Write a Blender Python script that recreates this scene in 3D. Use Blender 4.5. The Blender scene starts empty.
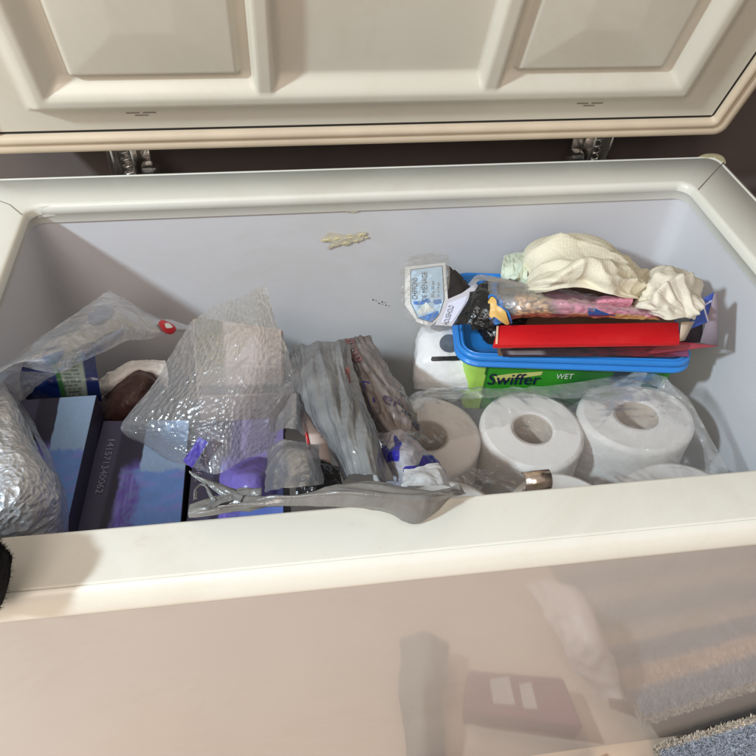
import bpy, bmesh, math, random
import numpy as np
from mathutils import Vector, Matrix, noise
random.seed(7)
S = bpy.context.scene
COL = S.collection

# ------------------------------------------------------------------ camera
CP = np.array([-0.1157650, -0.3039953, 1.3303739])
F = 730.2105
CR = np.array([[0.9899339192, 0.0669761843, -0.1246796948],
               [-0.1356471479, 0.7003433604, -0.7007988505],
               [0.0403817635, 0.7106569963, 0.7023787759]])
cd = bpy.data.cameras.new('camera'); cam = bpy.data.objects.new('camera', cd); COL.objects.link(cam)
m = Matrix.Identity(4)
for i in range(3):
    for j in range(3): m[i][j] = CR[i, j]
    m[i][3] = CP[i]
cam.matrix_world = m
cd.sensor_width = 36; cd.lens = 36 * F / 756; cd.clip_start = .01; cd.clip_end = 60
S.camera = cam

def ray(px, py):
    return CR @ np.array([(px - 378) / F, -(py - 378) / F, -1.0])
def at(px, py, z):
    d = ray(px, py); return CP + d * ((z - CP[2]) / d[2])
def aty(px, py, y):
    d = ray(px, py); return CP + d * ((y - CP[1]) / d[1])
def atx(px, py, x):
    d = ray(px, py); return CP + d * ((x - CP[0]) / d[0])
def atplane(px, py, o, n):
    d = ray(px, py); o = np.array(o); n = np.array(n)
    return CP + d * (((o - CP) @ n) / (d @ n))

# ------------------------------------------------------------------ helpers
def lin(c):
    c = c / 255.0
    return c / 12.92 if c <= .04045 else ((c + .055) / 1.055) ** 2.4
def A(r, g, b, k=1.0):
    """real base colour of a thing whose evenly lit picture colour is r,g,b"""
    return tuple(min(.9, lin(v) * 1.12 * k) for v in (r, g, b))

def tag(o, label=None, cat=None, group=None, kind=None):
    if label: o['label'] = label
    if cat: o['category'] = cat
    if group: o['group'] = group
    if kind: o['kind'] = kind
    return o
def thing(name, label, cat, loc=(0, 0, 0), group=None):
    o = bpy.data.objects.new(name, None); COL.objects.link(o)
    o.location = Vector([float(v) for v in loc]); o.empty_display_size = .03
    tag(o, label, cat, group); return o
def link(name, me, mat, parent=None, smooth=True):
    if mat is not None: me.materials.append(mat)
    if smooth:
        me.polygons.foreach_set('use_smooth', [True] * len(me.polygons))
    o = bpy.data.objects.new(name, me); COL.objects.link(o)
    if parent is not None:
        o.parent = parent
        w = parent.location.copy(); p = parent.parent
        while p: w += p.location; p = p.parent
        o.location = -w
    return o
def mesh(name, verts, faces, mat, parent=None, smooth=True, auto=None):
    me = bpy.data.meshes.new(name)
    me.from_pydata([tuple(float(c) for c in v) for v in verts], [], faces); me.update()
    o = link(name, me, mat, parent, smooth)
    if auto is not None: me.set_sharp_from_angle(angle=math.radians(auto))
    return o
def bmobj(name, bm, mat, parent=None, smooth=True, auto=None):
    me = bpy.data.meshes.new(name); bmesh.ops.recalc_face_normals(bm, faces=bm.faces)
    bm.to_mesh(me); bm.free()
    o = link(name, me, mat, parent, smooth)
    if auto is not None: me.set_sharp_from_angle(angle=math.radians(auto))
    return o
def hexa(bm, P, bevel=0.0, seg=2):
    """P: 8 points, bottom 4 then top 4 in the same order"""
    vs = [bm.verts.new(tuple(float(c) for c in p)) for p in P]
    fs = [bm.faces.new([vs[i] for i in f]) for f in ((3, 2, 1, 0), (4, 5, 6, 7), (0, 1, 5, 4), (1, 2, 6, 5), (2, 3, 7, 6), (3, 0, 4, 7))]
    if bevel:
        es = list({e for f in fs for e in f.edges})
        bmesh.ops.bevel(bm, geom=es, offset=bevel, segments=seg, profile=.6, affect='EDGES')
def box(bm, c, s, bevel=0, seg=2, rz=0):
    c = np.array(c, float); R = np.array([[math.cos(rz), -math.sin(rz), 0], [math.sin(rz), math.cos(rz), 0], [0, 0, 1]])
    P = [c + R @ (np.array(q) * np.array(s) / 2) for q in ((-1, -1, -1), (1, -1, -1), (1, 1, -1), (-1, 1, -1), (-1, -1, 1), (1, -1, 1), (1, 1, 1), (-1, 1, 1))]
    hexa(bm, P, bevel, seg)
def tube_mesh(bm, pts, r, n=8, cap=True):
    pts = [np.array(p, float) for p in pts]; rings = []
    for i, p in enumerate(pts):
        t = pts[min(i + 1, len(pts) - 1)] - pts[max(i - 1, 0)]; t /= np.linalg.norm(t)
        a = np.cross(t, (0, 0, 1)); 
        if np.linalg.norm(a) < 1e-3: a = np.cross(t, (0, 1, 0))
        a /= np.linalg.norm(a); b = np.cross(t, a)
        rr = r[i] if hasattr(r, '__len__') else r
        rings.append([bm.verts.new(tuple(p + rr * (math.cos(2 * math.pi * k / n) * a + math.sin(2 * math.pi * k / n) * b))) for k in range(n)])
    for i in range(len(rings) - 1):
        for k in range(n):
            bm.faces.new((rings[i][k], rings[i][(k + 1) % n], rings[i + 1][(k + 1) % n], rings[i + 1][k]))
    if cap: bm.faces.new(rings[0]); bm.faces.new(rings[-1][::-1])

def crom(P, u):
    """Catmull-Rom through the points of P (list of arrays) at u in 0..1"""
    n = len(P) - 1; x = min(max(u, 0), 1) * n; i = min(int(x), n - 1); t = x - i
    p1, p2 = P[i], P[i + 1]
    p0 = P[i - 1] if i > 0 else 2 * p1 - p2
    p3 = P[i + 2] if i + 2 <= n else 2 * p2 - p1
    return .5 * ((2 * p1) + (-p0 + p2) * t + (2 * p0 - 5 * p1 + 4 * p2 - p3) * t * t + (-p0 + 3 * p1 - 3 * p2 + p3) * t ** 3)

class Sheet:
    """a surface through rows of control points, with folds and creases pushed along its normal"""
    def __init__(s, rows, disp=None):
        s.rows = [[np.array(p, float) for p in r] for r in rows]; s.disp = disp
    def base(s, u, v):
        return crom([crom(r, u) for r in s.rows], v)
    def normal(s, u, v):
        e = .01
        a = s.base(min(u + e, 1), v) - s.base(max(u - e, 0), v); b = s.base(u, min(v + e, 1)) - s.base(u, max(v - e, 0))
        n = np.cross(b, a); n = n / (np.linalg.norm(n) + 1e-9)
        return n if n @ (CP - s.base(u, v)) > 0 else -n
    def pt(s, u, v, off=0.0):
        p = s.base(u, v); n = s.normal(u, v)
        d = s.disp(u, v, p) if s.disp else 0
        return p + n * (d + off)
    def build(s, name, mat, parent, nu=80, nv=80, keep=None, off=0.0, colour=None, thick=0):
        def wts(n, k):
            W = np.zeros((n + 1, k))
            I = np.eye(k)
            for a in range(n + 1): W[a] = crom([I[b] for b in range(k)], a / n)
            return W
        R = np.stack([wts(nu, len(r)) @ np.array(r) for r in s.rows])          # rows, nu+1, 3
        B = np.einsum('jr,ric->jic', wts(nv, len(s.rows)), R)
        gu = np.gradient(B, axis=1); gv = np.gradient(B, axis=0)
        Nn = np.cross(gv, gu); Nn /= (np.linalg.norm(Nn, axis=2, keepdims=True) + 1e-12)
        flip = np.sign(np.einsum('jic,jic->ji', Nn, CP - B)); flip[flip == 0] = 1; Nn *= flip[..., None]
        dd = np.full(B.shape[:2], float(off))
        if s.disp:
            for j in range(nv + 1):
                for i in range(nu + 1): dd[j, i] += s.disp(i / nu, j / nv, B[j, i])
        verts = (B + Nn * dd[..., None]).reshape(-1, 3).tolist()
        faces = []
        for j in range(nv):
            for i in range(nu):
                if keep and not keep((i + .5) / nu, (j + .5) / nv): continue
                a = j * (nu + 1) + i
                faces.append((a, a + 1, a + nu + 2, a + nu + 1))
        o = mesh(name, verts, faces, mat, parent)
        uvl = o.data.uv_layers.new(name='UVMap'); li = np.zeros(len(o.data.loops), int); o.data.loops.foreach_get('vertex_index', li)
        uvs = np.stack([(li % (nu + 1)) / nu, (li // (nu + 1)) / nv], 1).astype(np.float32); uvl.data.foreach_set('uv', uvs.ravel())
        if colour:
            at_ = o.data.color_attributes.new('print', 'FLOAT_COLOR', 'POINT'); 
            buf = []
            for j in range(nv + 1):
                for i in range(nu + 1):
                    c = colour(i / nu, j / nv); buf += [c[0], c[1], c[2], 1]
            at_.data.foreach_set('color', buf)
        if keep:
            bm = bmesh.new(); bm.from_mesh(o.data)
            bmesh.ops.delete(bm, geom=[v for v in bm.verts if not v.link_faces], context='VERTS'); bm.to_mesh(o.data); bm.free()
        if thick:
            md = o.modifiers.new('thickness', 'SOLIDIFY'); md.thickness = thick; md.offset = -1
        return o

def proj(P):
    q = CR.T @ (np.array(P) - CP); return np.array([378 + F * q[0] / -q[2], 378 - F * q[1] / -q[2]])
def find_uv(sh, px, py):
    best = None; c = (.5, .5); w = .5
    for lvl in range(5):
        for i in range(-4, 5):
            for j in range(-4, 5):
                u = min(max(c[0] + w * i / 4, 0), 1); v = min(max(c[1] + w * j / 4, 0), 1)
                d = np.linalg.norm(proj(sh.base(u, v)) - (px, py))
                if best is None or d < best[0]: best = (d, u, v)
        c = (best[1], best[2]); w *= .35
    return best[1], best[2]
def stick(sh, pts, mat, parent, name, off=.002, n=32, rings=4):
    uv = [np.array(find_uv(sh, x, y)) for x, y in pts]; c = sum(uv) / len(uv)
    ring = [crom(uv + [uv[0]], i / n) for i in range(n)]
    V = [sh.pt(c[0], c[1], off)]; Fs = [(0, 1 + i, 1 + (i + 1) % n) for i in range(n)]
    for r in range(1, rings + 1):
        V += [sh.pt(*np.clip(c + (q - c) * r / rings, 0, 1), off) for q in ring]
    for r in range(rings - 1):
        for i in range(n):
            a = 1 + r * n + i; b = 1 + r * n + (i + 1) % n; Fs.append((a, a + n, b + n, b))
    return mesh(name, V, Fs, mat, parent)
def N(p, f, seed=0):
    return noise.noise(Vector((p[0] * f + seed * 7.3, p[1] * f - seed * 3.1, p[2] * f + seed * 1.7)))
def ridge(p, f, seed=0, octv=3):
    a, t, g = 1.0, 0, f
    for k in range(octv):
        t += a * (1 - 2.2 * abs(N(p, g, seed + k))); a *= .5; g *= 2.1
    return t / 1.75 - .5
def crumple(amp, f, seed=0, octv=3):
    return lambda u, v, p: amp * ridge(p, f, seed, octv)
def sst(a, b, x):
    t = min(max((x - a) / (b - a), 0), 1); return t * t * (3 - 2 * t)
def mixc(a, b, t): return tuple(a[i] * (1 - t) + b[i] * t for i in range(3))

# ------------------------------------------------------------------ materials
class NT:
    def __init__(s, name):
        s.m = bpy.data.materials.new(name); s.m.use_nodes = True; s.t = s.m.node_tree; s.t.nodes.clear()
        s.out = s.n('ShaderNodeOutputMaterial')
    def n(s, typ, **kw):
        nd = s.t.nodes.new(typ)
        for k, v in kw.items(): setattr(nd, k, v)
        return nd
    def l(s, a, b): s.t.links.new(a, b)
    def noise(s, scale, detail=4, rough=.55, coord='Object', distort=0, vec=None):
        nz = s.n('ShaderNodeTexNoise'); nz.inputs['Scale'].default_value = scale; nz.inputs['Detail'].default_value = detail
        nz.inputs['Roughness'].default_value = rough; nz.inputs['Distortion'].default_value = distort
        if vec is None:
            tc = s.n('ShaderNodeTexCoord'); vec = tc.outputs[coord]
        s.l(vec, nz.inputs['Vector']); return nz.outputs['Fac']
    def ramp(s, fac, stops):
        r = s.n('ShaderNodeValToRGB'); e = r.color_ramp.elements
        while len(e) < len(stops): e.new(.5)
        for i, (p, c) in enumerate(stops):
            e[i].position = p; e[i].color = tuple(c) + (1,) if len(c) == 3 else c
        s.l(fac, r.inputs['Fac']); return r.outputs['Color']
    def mixrgb(s, fac, a, b):
        x = s.n('ShaderNodeMix', data_type='RGBA')
        for sock, val in ((x.inputs['Factor'], fac), (x.inputs['A'], a), (x.inputs['B'], b)):
            if hasattr(val, 'links') or hasattr(val, 'is_linked'): s.l(val, sock)
            elif isinstance(val, (int, float)): sock.default_value = val
            else: sock.default_value = tuple(val) + (1,)
        return x.outputs['Result']
    def math(s, op, a, b=0.0, clamp=False):
        x = s.n('ShaderNodeMath', operation=op); x.use_clamp = clamp
        for i, val in enumerate((a, b)):
            if hasattr(val, 'is_linked'): s.l(val, x.inputs[i])
            else: x.inputs[i].default_value = val
        return x.outputs[0]
    def bump(s, h, strength=.3, dist=.001, prev=None):
        b = s.n('ShaderNodeBump'); b.inputs['Strength'].default_value = strength; b.inputs['Distance'].default_value = dist
        s.l(h, b.inputs['Height'])
        if prev: s.l(prev, b.inputs['Normal'])
        return b.outputs['Normal']
    def princ(s, color=(.8, .8, .8), rough=.5, metal=0, spec=.5, normal=None, sss=0, coat=0):
        p = s.n('ShaderNodeBsdfPrincipled')
        for k, v in (('Base Color', color), ('Roughness', rough), ('Metallic', metal), ('Specular IOR Level', spec), ('Coat Weight', coat)):
            if hasattr(v, 'is_linked'): s.l(v, p.inputs[k])
            elif k == 'Base Color': p.inputs[k].default_value = tuple(v) + (1,)
            else: p.inputs[k].default_value = v
        if normal: s.l(normal, p.inputs['Normal'])
        return p.outputs[0]
    def surf(s, sh): s.l(sh, s.out.inputs['Surface']); return s.m

def plain(name, color, rough=.5, var=.08, vs=25, bump=0, bs=200, metal=0, spec=.5, bd=.001, coat=0):
    t = NT(name)
    f = t.noise(vs, 5)
    c = t.ramp(f, [(.3, tuple(v * (1 - var) for v in color)), (.7, tuple(min(1, v * (1 + var)) for v in color))])
    nrm = t.bump(t.noise(bs, 4), bump, bd) if bump else None
    return t.surf(t.princ(c, rough, metal, spec, nrm, coat=coat))

def printed(name, rough=.45, bump=0, bs=300, spec=.5):
    t = NT(name); a = t.n('ShaderNodeVertexColor'); a.layer_name = 'print'
    f = t.noise(60, 4)
    c = t.n('ShaderNodeMix', data_type='RGBA', blend_type='MULTIPLY'); c.inputs['Factor'].default_value = 1
    t.l(a.outputs['Color'], c.inputs['A']); t.l(t.ramp(f, [(.3, (.88, .88, .88)), (.7, (1, 1, 1))]), c.inputs['B'])
    nrm = t.bump(t.noise(bs, 3), bump, .0006) if bump else None
    return t.surf(t.princ(c.outputs['Result'], rough, 0, spec, nrm))

def film(name, tint=(.9, .9, .92), cloud=.25, cvar=.15, rough=.12, bs=120, bstr=.6, bd=.002, cs=30, trans=(1, 1, 1), bubbles=0, gloss=1.6, tl=.5):
    """thin plastic: partly clear, partly milky, with a shine from its creases"""
    t = NT(name)
    n1 = t.noise(bs, 5, .6, distort=.6)
    nrm = t.bump(n1, bstr, bd)
    if bubbles:
        v = t.n('ShaderNodeTexVoronoi', voronoi_dimensions='2D'); v.inputs['Scale'].default_value = bubbles; v.inputs['Randomness'].default_value = .85; v.feature = 'F1'
        tc = t.n('ShaderNodeTexCoord'); t.l(tc.outputs['UV'], v.inputs['Vector'])
        h = t.math('SUBTRACT', 1.0, t.math('MULTIPLY', v.outputs['Distance'], 1.2))
        nrm = t.bump(h, .42, .0025, nrm)
    fac = t.math('MULTIPLY_ADD', t.noise(cs, 4), cvar * 2, True)
    fac.node.inputs[2].default_value = cloud - cvar
    tr = t.n('ShaderNodeBsdfTransparent'); tr.inputs[0].default_value = tuple(trans) + (1,)
    df = t.n('ShaderNodeBsdfDiffuse'); df.inputs[0].default_value = tuple(tint) + (1,); t.l(nrm, df.inputs['Normal'])
    tls = t.n('ShaderNodeBsdfTranslucent'); tls.inputs[0].default_value = tuple(tint) + (1,); t.l(nrm, tls.inputs['Normal'])
    mk = t.n('ShaderNodeMixShader'); mk.inputs[0].default_value = tl; t.l(df.outputs[0], mk.inputs[1]); t.l(tls.outputs[0], mk.inputs[2])
    m1 = t.n('ShaderNodeMixShader'); t.l(fac, m1.inputs[0]); t.l(tr.outputs[0], m1.inputs[1]); t.l(mk.outputs[0], m1.inputs[2])
    gl = t.n('ShaderNodeBsdfGlossy'); gl.inputs['Roughness'].default_value = rough; t.l(nrm, gl.inputs['Normal'])
    fr = t.n('ShaderNodeFresnel'); fr.inputs['IOR'].default_value = 1.45; m2 = t.n('ShaderNodeMixShader'); t.l(t.math('MINIMUM', t.math('MULTIPLY', fr.outputs[0], gloss), .45), m2.inputs[0])
    t.l(m1.outputs[0], m2.inputs[1]); t.l(gl.outputs[0], m2.inputs[2])
    return t.surf(m2.outputs[0])

def enamel(name, color, rough, coat=0, var=.03, dirt=None, wav=0, spec=.5):
    t = NT(name)
    c = t.ramp(t.noise(6, 5), [(.3, tuple(v * (1 - var) for v in color)), (.7, tuple(min(1, v * (1 + var)) for v in color))])
    if dirt:
        d = t.ramp(t.noise(38, 8, .7), [(.63, (0, 0, 0)), (.76, (1, 1, 1))])
        c = t.mixrgb(t.math('MULTIPLY', d, .28), c, dirt)
    sc_ = t.ramp(t.noise(3.5, 9, .75, distort=.8), [(.50, (1, 1, 1)), (.62, (.955, .945, .92))]); cm = t.n('ShaderNodeMix', data_type='RGBA', blend_type='MULTIPLY'); cm.inputs['Factor'].default_value = 1
    if hasattr(c, 'is_linked'): t.l(c, cm.inputs['A'])
    t.l(sc_, cm.inputs['B']); c = cm.outputs['Result']
    nrm = t.bump(t.noise(7, 2), .15, .004 if wav else .0005)
    return t.surf(t.princ(c, rough, 0, spec, nrm, coat=coat))

M = {}
M['rim'] = enamel('white_rim_plastic', A(219, 217, 207), .32, dirt=A(176, 160, 130))
M['liner'] = enamel('freezer_liner_white', A(208, 207, 210), .42, dirt=A(190, 180, 165))
M['panel'] = enamel('glossy_front_panel', A(174, 167, 161), .08, coat=.5, var=.02, wav=1, spec=1.0)
M['lid'] = enamel('lid_liner_plastic', A(206, 200, 186), .3, var=.02, dirt=A(190, 178, 150))
M['shell'] = enamel('lid_shell', A(206, 200, 188), .3)
M['gasket'] = plain('pinkish_rubber_gasket', A(206, 188, 164), .55, .06, 18)
M['dark'] = plain('dark_gap', (.02, .018, .016), .8)
M['seam'] = plain('seam_line', (.22, .19, .15), .8)
M['glue'] = plain('old_yellow_glue', A(205, 194, 158), .5, .15, 150, .8, 300)
M['wall'] = plain('dark_brown_wall', (.15, .122, .112), .7, .15, 8, .2, 90)
M['sidewall'] = plain('grey_brown_cabinet', (.11, .094, .085), .6, .15, 8)
M['floor'] = plain('beige_floor', A(212, 188, 166), .35, .08, 5, .05, 100)
M['metal'] = plain('bright_metal', (.75, .73, .7), .28, .1, 100, .3, 300, metal=1)
M['white'] = plain('white_plastic', A(215, 214, 210), .35)
M['black'] = plain('black_ink', (.012, .012, .014), .5)
M['print'] = printed('printed_card', .5, .15)
M['printfilm'] = printed('printed_film', .25, .6, 120)

# ------------------------------------------------------------------ text
def text_polys(s, size=1.0, bold=.0, shear=0.0, space=1.0):
    cu = bpy.data.curves.new('txt', 'FONT'); cu.body = s; cu.size = size; cu.align_x = 'CENTER'; cu.align_y = 'CENTER'
    cu.offset = bold; cu.shear = shear; cu.space_character = space; cu.resolution_u = 3; cu.fill_mode = 'BOTH'
    ob = bpy.data.objects.new('txt', cu); COL.objects.link(ob)
    me = ob.to_mesh(); V = [tuple(v.co) for v in me.vertices]; Fc = [tuple(p.vertices) for p in me.polygons]
    ob.to_mesh_clear(); bpy.data.objects.remove(ob); bpy.data.curves.remove(cu)
    xs = [v[0] for v in V]; ys = [v[1] for v in V]
    return V, Fc, (min(xs), max(xs), min(ys), max(ys))
def text_on(name, s, fn, mat, parent, bold=0, shear=0, space=1.0):
    """fn(a,b): a,b in -0.5..0.5 across the text's box -> world point"""
    V, Fc, (x0, x1, y0, y1) = text_polys(s, 1, bold, shear, space)
    P = [fn((v[0] - x0) / (x1 - x0) - .5, (v[1] - y0) / (y1 - y0) - .5) for v in V]
    return mesh(name, P, Fc, mat, parent, smooth=False)
def quadfn(tl, tr, br, bl, off=None):
    tl, tr, br, bl = [np.array(q, float) for q in (tl, tr, br, bl)]
    n = np.cross(tr - tl, bl - tl); n /= np.linalg.norm(n)
    if n @ (CP - tl) < 0: n = -n
    o = n * (off or .0006)
    def f(a, b):
        u = a + .5; v = .5 - b
        return (tl * (1 - u) + tr * u) * (1 - v) + (bl * (1 - u) + br * u) * v + o
    return f

# ================================================================== SETTING
ZF = .4447
def struct(name, verts, faces, mat):
    return tag(mesh(name, verts, faces, mat, None, False), kind='structure')
struct('floor', [(-4, -4, ZF), (4, -4, ZF), (4, 1.2, ZF), (-4, 1.2, ZF)], [(0, 1, 2, 3)], M['floor'])
struct('wall', [(-4, .58, .3), (4, .58, .3), (4, .58, 2.9), (-4, .58, 2.9)], [(0, 1, 2, 3)], M['wall'])
bm = bmesh.new(); box(bm, (.86, .22, 1.0), (.5, .68, 1.11), .01)
o = bmobj('cabinet', bm, M['sidewall'], None, auto=30)
tag(o, 'dark grey brown cabinet side standing to the right of the freezer', 'cabinet')

# ================================================================== FREEZER
HW, D, ZR, ZF = .375, .419, .9, .4447
WF, WB, WS = .0522, .0692, .0752
fr = thing('chest_freezer', 'open white chest freezer with its lid raised and its tub full of household goods', 'chest freezer', (0, D / 2, ZF))

def rrect(x0, x1, y0, y1, r, n=8):
    P = []
    for cx, cy, a0 in ((x1 - r, y0 + r, -90), (x1 - r, y1 - r, 0), (x0 + r, y1 - r, 90), (x0 + r, y0 + r, 180)):
        for k in range(n + 1):
            a = math.radians(a0 + 90 * k / n); P.append((cx + r * math.cos(a), cy + r * math.sin(a)))
    return P
def loops_mesh(name, loops, mat, parent, close=False, auto=None, fill_last=False, fill_first=False):
    n = len(loops[0]); V = [p for lp in loops for p in lp]; Fs = []
    for i in range(len(loops) - 1):
        for k in range(n):
            a = i * n + k; b = i * n + (k + 1) % n
            Fs.append((a, b, b + n, a + n))
    if fill_last: Fs.append(tuple(range((len(loops) - 1) * n, len(loops) * n)))
    if fill_first: Fs.append(tuple(range(n))[::-1])
    return mesh(name, V, Fs, mat, parent, auto=auto)
inner = rrect(-HW, HW, 0, D, .016); outer = rrect(-HW - WS, HW + WS, -WF, D + WB, .014)
def lerp_loop(s, z, grow=0.0):
    L = []
    for (a, b) in zip(inner, outer):
        x = a[0] * (1 - s) + b[0] * s; y = a[1] * (1 - s) + b[1] * s
        if grow:
            d = Vector((a[0], a[1] - D / 2)); e = Vector((b[0] - a[0], b[1] - a[1])); e.normalize(); x += e.x * grow; y += e.y * grow
        L.append((x, y, z))
    return L
prof = [(0, ZR - .024, .007), (0, ZR - .0235, .0045), (0, ZR - .012, .0015), (0, ZR - .0105, -.0006), (0, ZR - .003, 0), (.025, ZR - .0006, 0), (.06, ZR, 0), (.80, ZR, 0), (.815, ZR - .0012, 0), (.83, ZR - .0012, 0),
        (.845, ZR, 0), (.90, ZR - .0015, 0), (.95, ZR - .006, 0), (.985, ZR - .013, 0), (1, ZR - .018, 0), (1, ZR - .021, 0), (.985, ZR - .0225, 0), (.93, ZR - .0225, 0)]
loops_mesh('rim', [lerp_loop(*q) for q in prof], M['rim'], fr, auto=50)
# inside tub
lo = []
for (z, g) in ((ZR - .020, .006), (.80, .007), (.50, .009), (.48, .004), (.475, -.01)):
    lo.append([(x * (1 + g / HW), D / 2 + (y - D / 2) * (1 + g / (D / 2)), z) for (x, y) in rrect(-HW, HW, 0, D, .02)])
loops_mesh('tub', lo, M['liner'], fr, auto=60, fill_last=True)
# outer body
bo = rrect(-HW - WS + .006, HW + WS - .006, -WF + .0035, D + WB - .004, .02)
loops_mesh('body', [[(x, y, z) for x, y in bo] for z in (ZF + .012, ZF + .016, .7, ZR - .0228)], M['panel'], fr, auto=60, fill_first=True)
for x in (-.39, .39):
    for y in (.0, .39):
        bm = bmesh.new(); bmesh.ops.create_cone(bm, cap_ends=True, segments=20, radius1=.02, radius2=.018, depth=.012, matrix=Matrix.Translation((x, y, ZF + .006)))
        bmobj('foot', bm, M['dark'], fr, auto=40)
# corner joint seams, glue and the corner cap of the inner lip
def strip(name, pts, w, mat, parent, off=.0004):
    V = []; 
    for i, p in enumerate(pts):
        p = np.array(p, float); q = np.array(pts[min(i + 1, len(pts) - 1)], float) - np.array(pts[max(0, i - 1)], float); q /= np.linalg.norm(q)
        s = np.cross(q, (0, 0, 1)); V += [p + s * w / 2 + (0, 0, off), p - s * w / 2 + (0, 0, off)]
    return mesh(name, V, [(2 * i, 2 * i + 1, 2 * i + 3, 2 * i + 2) for i in range(len(pts) - 1)], mat, parent, False)
strip('joint_seam', [at(698, 190, ZR), at(709, 178, ZR), at(724, 162, ZR)], .0012, M['seam'], fr)
strip('joint_seam', [at(22, 215, ZR), at(10, 205, ZR), at(-6, 199, ZR)], .0010, M['seam'], fr)
def blob(name, outline, h, mat, parent, seed=0):
    c = sum(outline) / len(outline); V = [c + (0, 0, h)]; n = 40; k = 5
    for r in range(1, k + 1):
        for i in range(n):
            p = crom(outline + [outline[0]], i / n); f = r / k
            q = c * (1 - f) + p * f; z = h * (1 - f * f) * (1 + .8 * N(q, 300, seed)) 
            V.append(np.array([q[0], q[1], c[2] + z - (.0004 if r == k else 0)]))
    Fs = [(0, 1 + i, 1 + (i + 1) % n) for i in range(n)]
    for r in range(k - 1):
        for i in range(n):
            a = 1 + r * n + i; b = 1 + r * n + (i + 1) % n; Fs.append((a, a + n, b + n, b))
    return mesh(name, V, Fs, mat, parent)
blob('glue_smear', [at(x, y, ZR - .0005) for x, y in ((697, 157), (706, 153.5), (717, 153.5), (724, 157), (726, 163), (722, 162), (714, 158), (705, 158))], .0007, M['glue'], fr, 2)
bm = bmesh.new(); 
for P in ([at(26, 207, ZR + .001), at(52, 203.5, ZR + .001), at(53, 211, ZR - .008), at(27, 214, ZR - .008)],):
    pass
bm.free()
hexv = [at(27, 207, ZR - .001), at(53, 204.5, ZR - .001), at(53, 204.5, ZR - .001) + (0, .008, 0), at(27, 207, ZR - .001) + (0, .008, 0)]
bm = bmesh.new(); dzv = np.array([0, 0, -.014]); hexa(bm, [q + dzv + (0, -.0015, 0) for q in hexv] + [q + (0, -.0015, 0) for q in hexv], .0015, 2); bmobj('lip_corner', bm, M['rim'], fr, auto=40)
# yellow glue smears and chipped specks on the inner back wall
YB = D + .0045
def wallblob(name, pts, mat, h, seed=0, n=40, k=5):
    out = [aty(x, y, YB - .001) for x, y in pts]; c = sum(out) / len(out); V = [c - (0, h, 0)]
    for r in range(1, k + 1):
        for i in range(n):
            p = crom(out + [out[0]], i / n); f = r / k; q = c * (1 - f) + p * f
            q = q + (p - c) * .5 * N(p, 160, seed) * f
            V.append(np.array([q[0], YB - h * max(0, (1 - f * f)) * (1 + 1.2 * N(q, 260, seed)) - .0003, q[2]]))
    Fs = [(0, 1 + i, 1 + (i + 1) % n) for i in range(n)]
    for r in range(k - 1):
        for i in range(n):
            a = 1 + r * n + i; b = 1 + r * n + (i + 1) % n; Fs.append((a, a + n, b + n, b))
    return mesh(name, V, Fs, mat, fr)
M['smear'] = plain('faint_yellow_smear', A(196, 188, 168), .5, .12, 150)
rg_ = random.Random(5)
wallblob('glue_smear', [(323, 237), (335, 234), (350, 236), (361, 232), (367, 237), (352, 243), (340, 246), (327, 247)], M['smear'], .0002, 3)
for bx, by, br in ((328, 240, 3.2), (338, 239, 3.6), (346, 243, 2.8), (352, 238, 2.6), (357, 241, 2.2), (361, 235, 3.4), (349, 236, 1.8), (366, 238, 1.4), (333, 246, 1.6)):
    wallblob('glue_smear', [(bx + br * (1.5 + rg_.uniform(-.5, .5)) * math.cos(a) + br * .3 * math.sin(a), by + br * rg_.uniform(.45, .9) * math.sin(a) - br * .4 * math.cos(a)) for a in np.linspace(0, 6.283, 9)[:-1]], M['glue'], .0004, int(bx), 36, 4)
wallblob('glue_smear', [(341, 211), (352, 208.5), (368, 209), (360, 211.5), (348, 213)], M['smear'], .0002, 5)
M['chip'] = plain('chipped_speck', (.12, .07, .06), .8)
for q in ((373, 300), (379, 303.5), (382, 302), (386, 305.5)):
    wallblob('chipped_speck', [(q[0] - .9, q[1]), (q[0], q[1] - .7), (q[0] + 1.1, q[1] + .3), (q[0], q[1] + .9)], M['chip'], .0004, 9, 10, 2)

# ---- lid
LA = 1.19466; UP = np.array([0, -math.cos(LA), math.sin(LA)]); NN = np.array([0, -math.sin(LA), -math.cos(LA)]); LO = np.array([0, .46091, .96246])
def L(x, t, n=0): return LO + np.array([x, 0, 0]) + UP * t + NN * n
TH = .50
lid = link('lid', bpy.data.meshes.new('lid_tmp'), None, fr)
def lid_profile(x, t):
    T0, T1 = .029, .472
    d = min(.357 - abs(x), t - T0, T1 - t)
    h = .014 * sst(0, .018, d) - .016 * sst(.024, .044, d)
    ax = abs(x)
    if d > .015:
        rib = 1 - sst(.007, .014, abs(ax - .117)); h = max(h, -.002 + .014 * rib)
        if ax > .137:
            dp = min(ax - .139, .305 - ax, t - .074, T1 - .046 - t)
            h += .0070 * sst(0, .005, dp) + .004 * min(max(dp, 0) / .055, 1)
        # shallow relief in the middle
    return h
xs = np.linspace(-.4005, .4005, 330); ts = np.linspace(.0005, .502, 210)
V = [L(x, t, lid_profile(x, t)) for t in ts for x in xs]; nx = len(xs)
Fs = [(j * nx + i, j * nx + i + 1, (j + 1) * nx + i + 1, (j + 1) * nx + i) for j in range(len(ts) - 1) for i in range(nx - 1)]
lid_l = mesh('lid_liner', V, Fs, M['lid'], None)
def under_lid(o):
    o.parent = lid; o.matrix_parent_inverse = Matrix.Identity(4); o.location = (0, 0, 0)
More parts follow.
